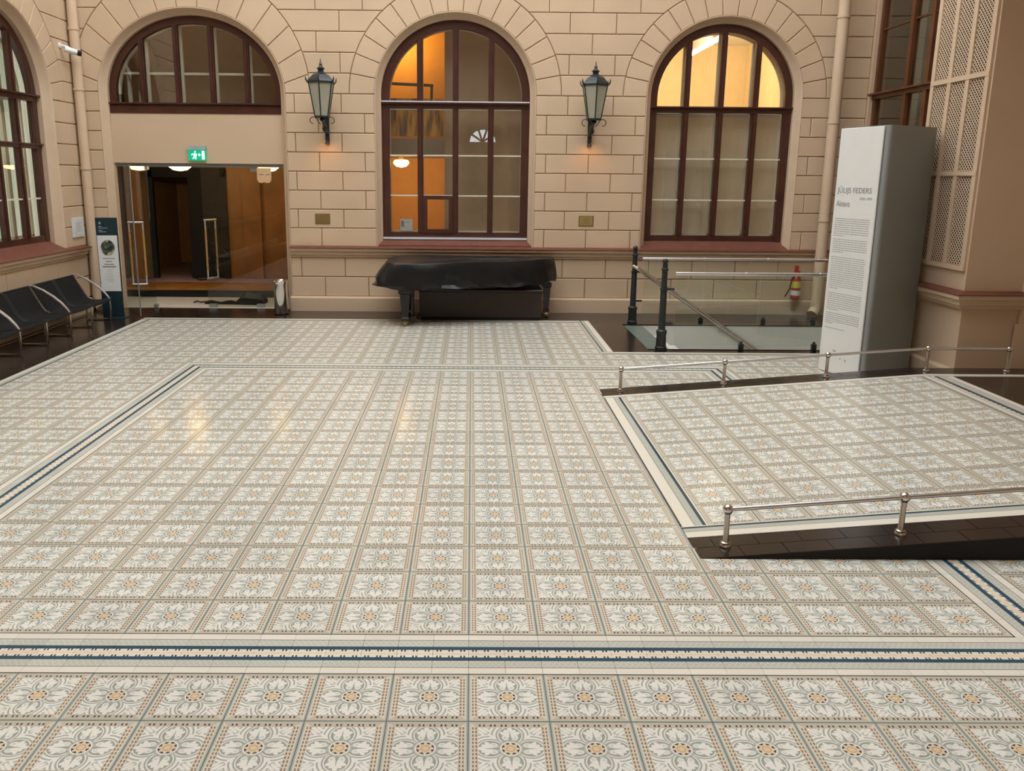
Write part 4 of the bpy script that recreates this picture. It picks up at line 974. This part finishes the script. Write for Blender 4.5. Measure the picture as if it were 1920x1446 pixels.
# ------------------------------------------------------------------ right wall, its window and the pier with grilles
mb=MB(); mb.box(XC1,XC1+.2,9.0,11.5,0,1.2); mb.box(XC1,XC1+.2,11.30,11.5,1.2,6.1); mb.box(XC1,XC1+.2,6.9,9.0,0,6.1); mb.box(XC1,XC1+.2,-9.3,6.9,0,11.2); mb.box(XC1,XC1+.2,6.9,11.5,6.1,11.2)
wall_right=struct(mb.build('wall_right',M['plaster']))
w5=struct(empty('window_5',(XC1+.06,10.15,0),-PI/2))
mb=MB(); mb.box(-1.20,-1.06,0,.1,1.2,6.1); mb.box(1.06,1.20,0,.1,1.2,6.1); mb.box(-1.2,1.2,0,.1,1.2,1.32); mb.build('frame',M['frame_r'],w5)
mb=MB(); mb.box(-1.2,1.2,-.02,.1,3.86,3.96); mb.box(-1.2,1.2,-.08,-.02,3.93,3.96); mb.build('transom',M['frame_r'],w5)
for xm in (-.02,.62):
    MB().box(xm-.055,xm+.055,-.01,.09,1.3,6.1).build('mullion',M['frame_r'],w5)
MB().box(-1.06,1.06,.02,.07,5.0,5.03).box(-1.06,1.06,.02,.07,2.6,2.63).build('glazing_bar',M['frame_r'],w5)
for a,b_ in ((-1.06,-.075),(.035,.565),(.675,1.06)):
    for z0,z1 in ((1.32,2.6),(2.63,3.86),(3.96,5.0),(5.03,6.1)): MB().box(a,b_,.045,.05,z0,z1).build('pane',M['pane'],w5)
rr=[(x,y,z) for z in (.5,6.3) for y in (8.8,11.5) for x in (7.2,9.6)]
struct(mesh_obj('wall_right_room',rr,[(1,5,7,3),(0,1,3,2),(4,6,7,5),(0,4,5,1),(2,3,7,6)],M['darkroom']))
R=[]
for i in range(6): R.append([(7.62+.04*math.sin(j*1.1),8.95+2.35*j/60,1.2+4.9*i/5) for j in range(61)])
tag(MB().grid(R).build('curtain',M['darkcurtain'],None,True),'dim brown curtain behind the tall right wall window','curtain')
PX,PY,PB=5.82,5.62,6.95
mb=MB(); mb.box(PX,XC1+.01,PY,PB,0,11.2); pier=struct(mb.build('wall_pier',M['plaster']))
CP=[(.0,1.0),(.05,1.0),(.055,1.03),(.09,1.05),(.10,1.10),(.135,1.12),(.14,1.165),(0,1.205)]
mb=MB(); ring=[(PX,PB),(PX,PY),(XC1+2,PY)]
R=[]
for (x_,y_),(nx,ny) in zip(ring,((-1,0),(-1,-1),(0,-1))): R.append([(x_+nx*o,y_+ny*o,z_) for o,z_ in CP])
mb.grid(R); tp=struct(mb.build('trim_9',M['plaster']))
R=[]
for (x_,y_),(nx,ny) in zip(ring,((-1,0),(-1,-1),(0,-1))): R.append([(x_+nx*o,y_+ny*o,z_) for o,z_ in ((.0,1.166),(.15,1.166),(.15,1.18),(0,1.207))])
MB().grid(R).build('moulding_cap',M['sill'],tp)
mb=MB(); R=[]
for (x_,y_),(nx,ny) in zip(ring,((-1,0),(-1,-1),(0,-1))): R.append([(x_+nx*o,y_+ny*o,z_) for o,z_ in ((.06,0),(.06,.235),(.03,.26),(0,.262))])
mb.grid(R); struct(mb.build('baseboard_pier',M['trim']))
mb=MB(); mb.bbox(6.50,7.03,5.575,5.64,0,11.,.012); mb.box(6.46,7.03,5.56,5.6,0,.82); struct(mb.build('wall_pilaster',M['plaster']))
struct(MB().box(XC1,9.4,5.64,6.0,0,11.2).build('wall_far_right',M['plaster']))
gl=empty('ventilation_grille',(PX,PY+.03,1.46),label='tall tan perforated ventilation grille on the side of the right pier',cat='grille')
GW=1.24; gf=.075; cw=(GW-gf*4)/3; zr=[0,1.10,2.20,3.30,4.40]
mb=MB()
for k in range(4): yy=k*(cw+gf); mb.box(-.03,0,yy,yy+gf,0,4.4)
for z in zr: mb.box(-.034,-.002,.003,GW-.003,z-.025,z+.025)
mb.build('grille_frame',M['trim'],gl)
MB().box(-.004,-.001,.01,GW-.01,0.01,4.39).build('grille_backing',M['black'],gl)
def lattice(w,h,p=.054,t=.0088):
    mb=MB()
    for s_ in (1,-1):
        c=-h
        while c<w+h:
            # line y = c + s*z clipped to 0..w, z 0..h
            if s_>0: za,zb_=max(0,-c),min(h,w-c)
            else: za,zb_=max(0,c-w),min(h,c)
            if zb_-za>.01:
                ya,yb=c+s_*za,c+s_*zb_
                mb.add([(-.012-.001*s_,ya-t,za),(-.012-.001*s_,ya+t,za),(-.012-.001*s_,yb+t,zb_),(-.012-.001*s_,yb-t,zb_),(-.009,ya-t,za),(-.009,ya+t,za),(-.009,yb+t,zb_),(-.009,yb-t,zb_)],[(0,1,2,3),(0,4,5,1),(1,5,6,2),(2,6,7,3),(3,7,4,0)])
            c+=p
    return mb
me=lattice(cw,1.05).build('perforated_panel',M['trim'],gl); me['kind']='stuff'
me.location=(0,gf,.025)
for k in range(3):
    for q in range(4):
        if k==0 and q==0: continue
        o=link_copy(me.data,'perforated_panel',(0,gf+k*(cw+gf),zr[q]+.025),gl); o['kind']='stuff'
# ------------------------------------------------------------------ the rest of the hall: wall behind the camera, roof with its skylight
lc,lr,lz=.45,1.15,4.05
hl=[(lc-lr,.02)]+[(lc-lr*math.cos(PI*k/20),lz+lr*math.sin(PI*k/20)) for k in range(21)]+[(lc+lr,.02)]
ol=[(XC0-.2,0),(XC1+.2,0),(XC1+.2,11.2),(XC0-.2,11.2)]; tris=tessellate_polygon([[Vector((x_,z_,0)) for x_,z_ in l] for l in (ol,hl)])
struct(mesh_obj('wall_front',[(x_,-9.3,z_) for x_,z_ in ol+hl],[tuple(t_) for t_ in tris],M['plaster']))
nh=[(lc-.55,3.9)]+[(lc-.55*math.cos(PI*k/12),3.9+.5*math.sin(PI*k/12)) for k in range(13)]+[(lc+.55,3.9)]
no=[(lc-lr-.1,0),(lc+lr+.1,0),(lc+lr+.1,5.4),(lc-lr-.1,5.4)]; tris=tessellate_polygon([[Vector((x_,z_,0)) for x_,z_ in l] for l in (no,nh)])
mb=MB(); mb.add([(x_,-9.6,z_) for x_,z_ in no+nh],[tuple(t_) for t_ in tris])
for k in range(1,5): q=PI*k/5; mb.tube([(lc,-9.65,3.9),(lc+.6*math.cos(q),-9.65,3.9+.55*math.sin(q))],.05,6)
struct(mb.build('wall_front_niche',M['tanwall']))
struct(MB().box(4.3,XC1,-9.3,5.3,5.6,5.85).build('unseen_shade_slab',M['plaster']))  # added slab out of view, cuts skylight on the right pier front
mb=MB(); mb.box(XC0-.3,XC1+.3,-9.5,-.8,11.2,11.4); mb.box(5.2,XC1+.3,-.8,11.6,11.2,11.4); struct(mb.build('ceiling',M['plaster']))
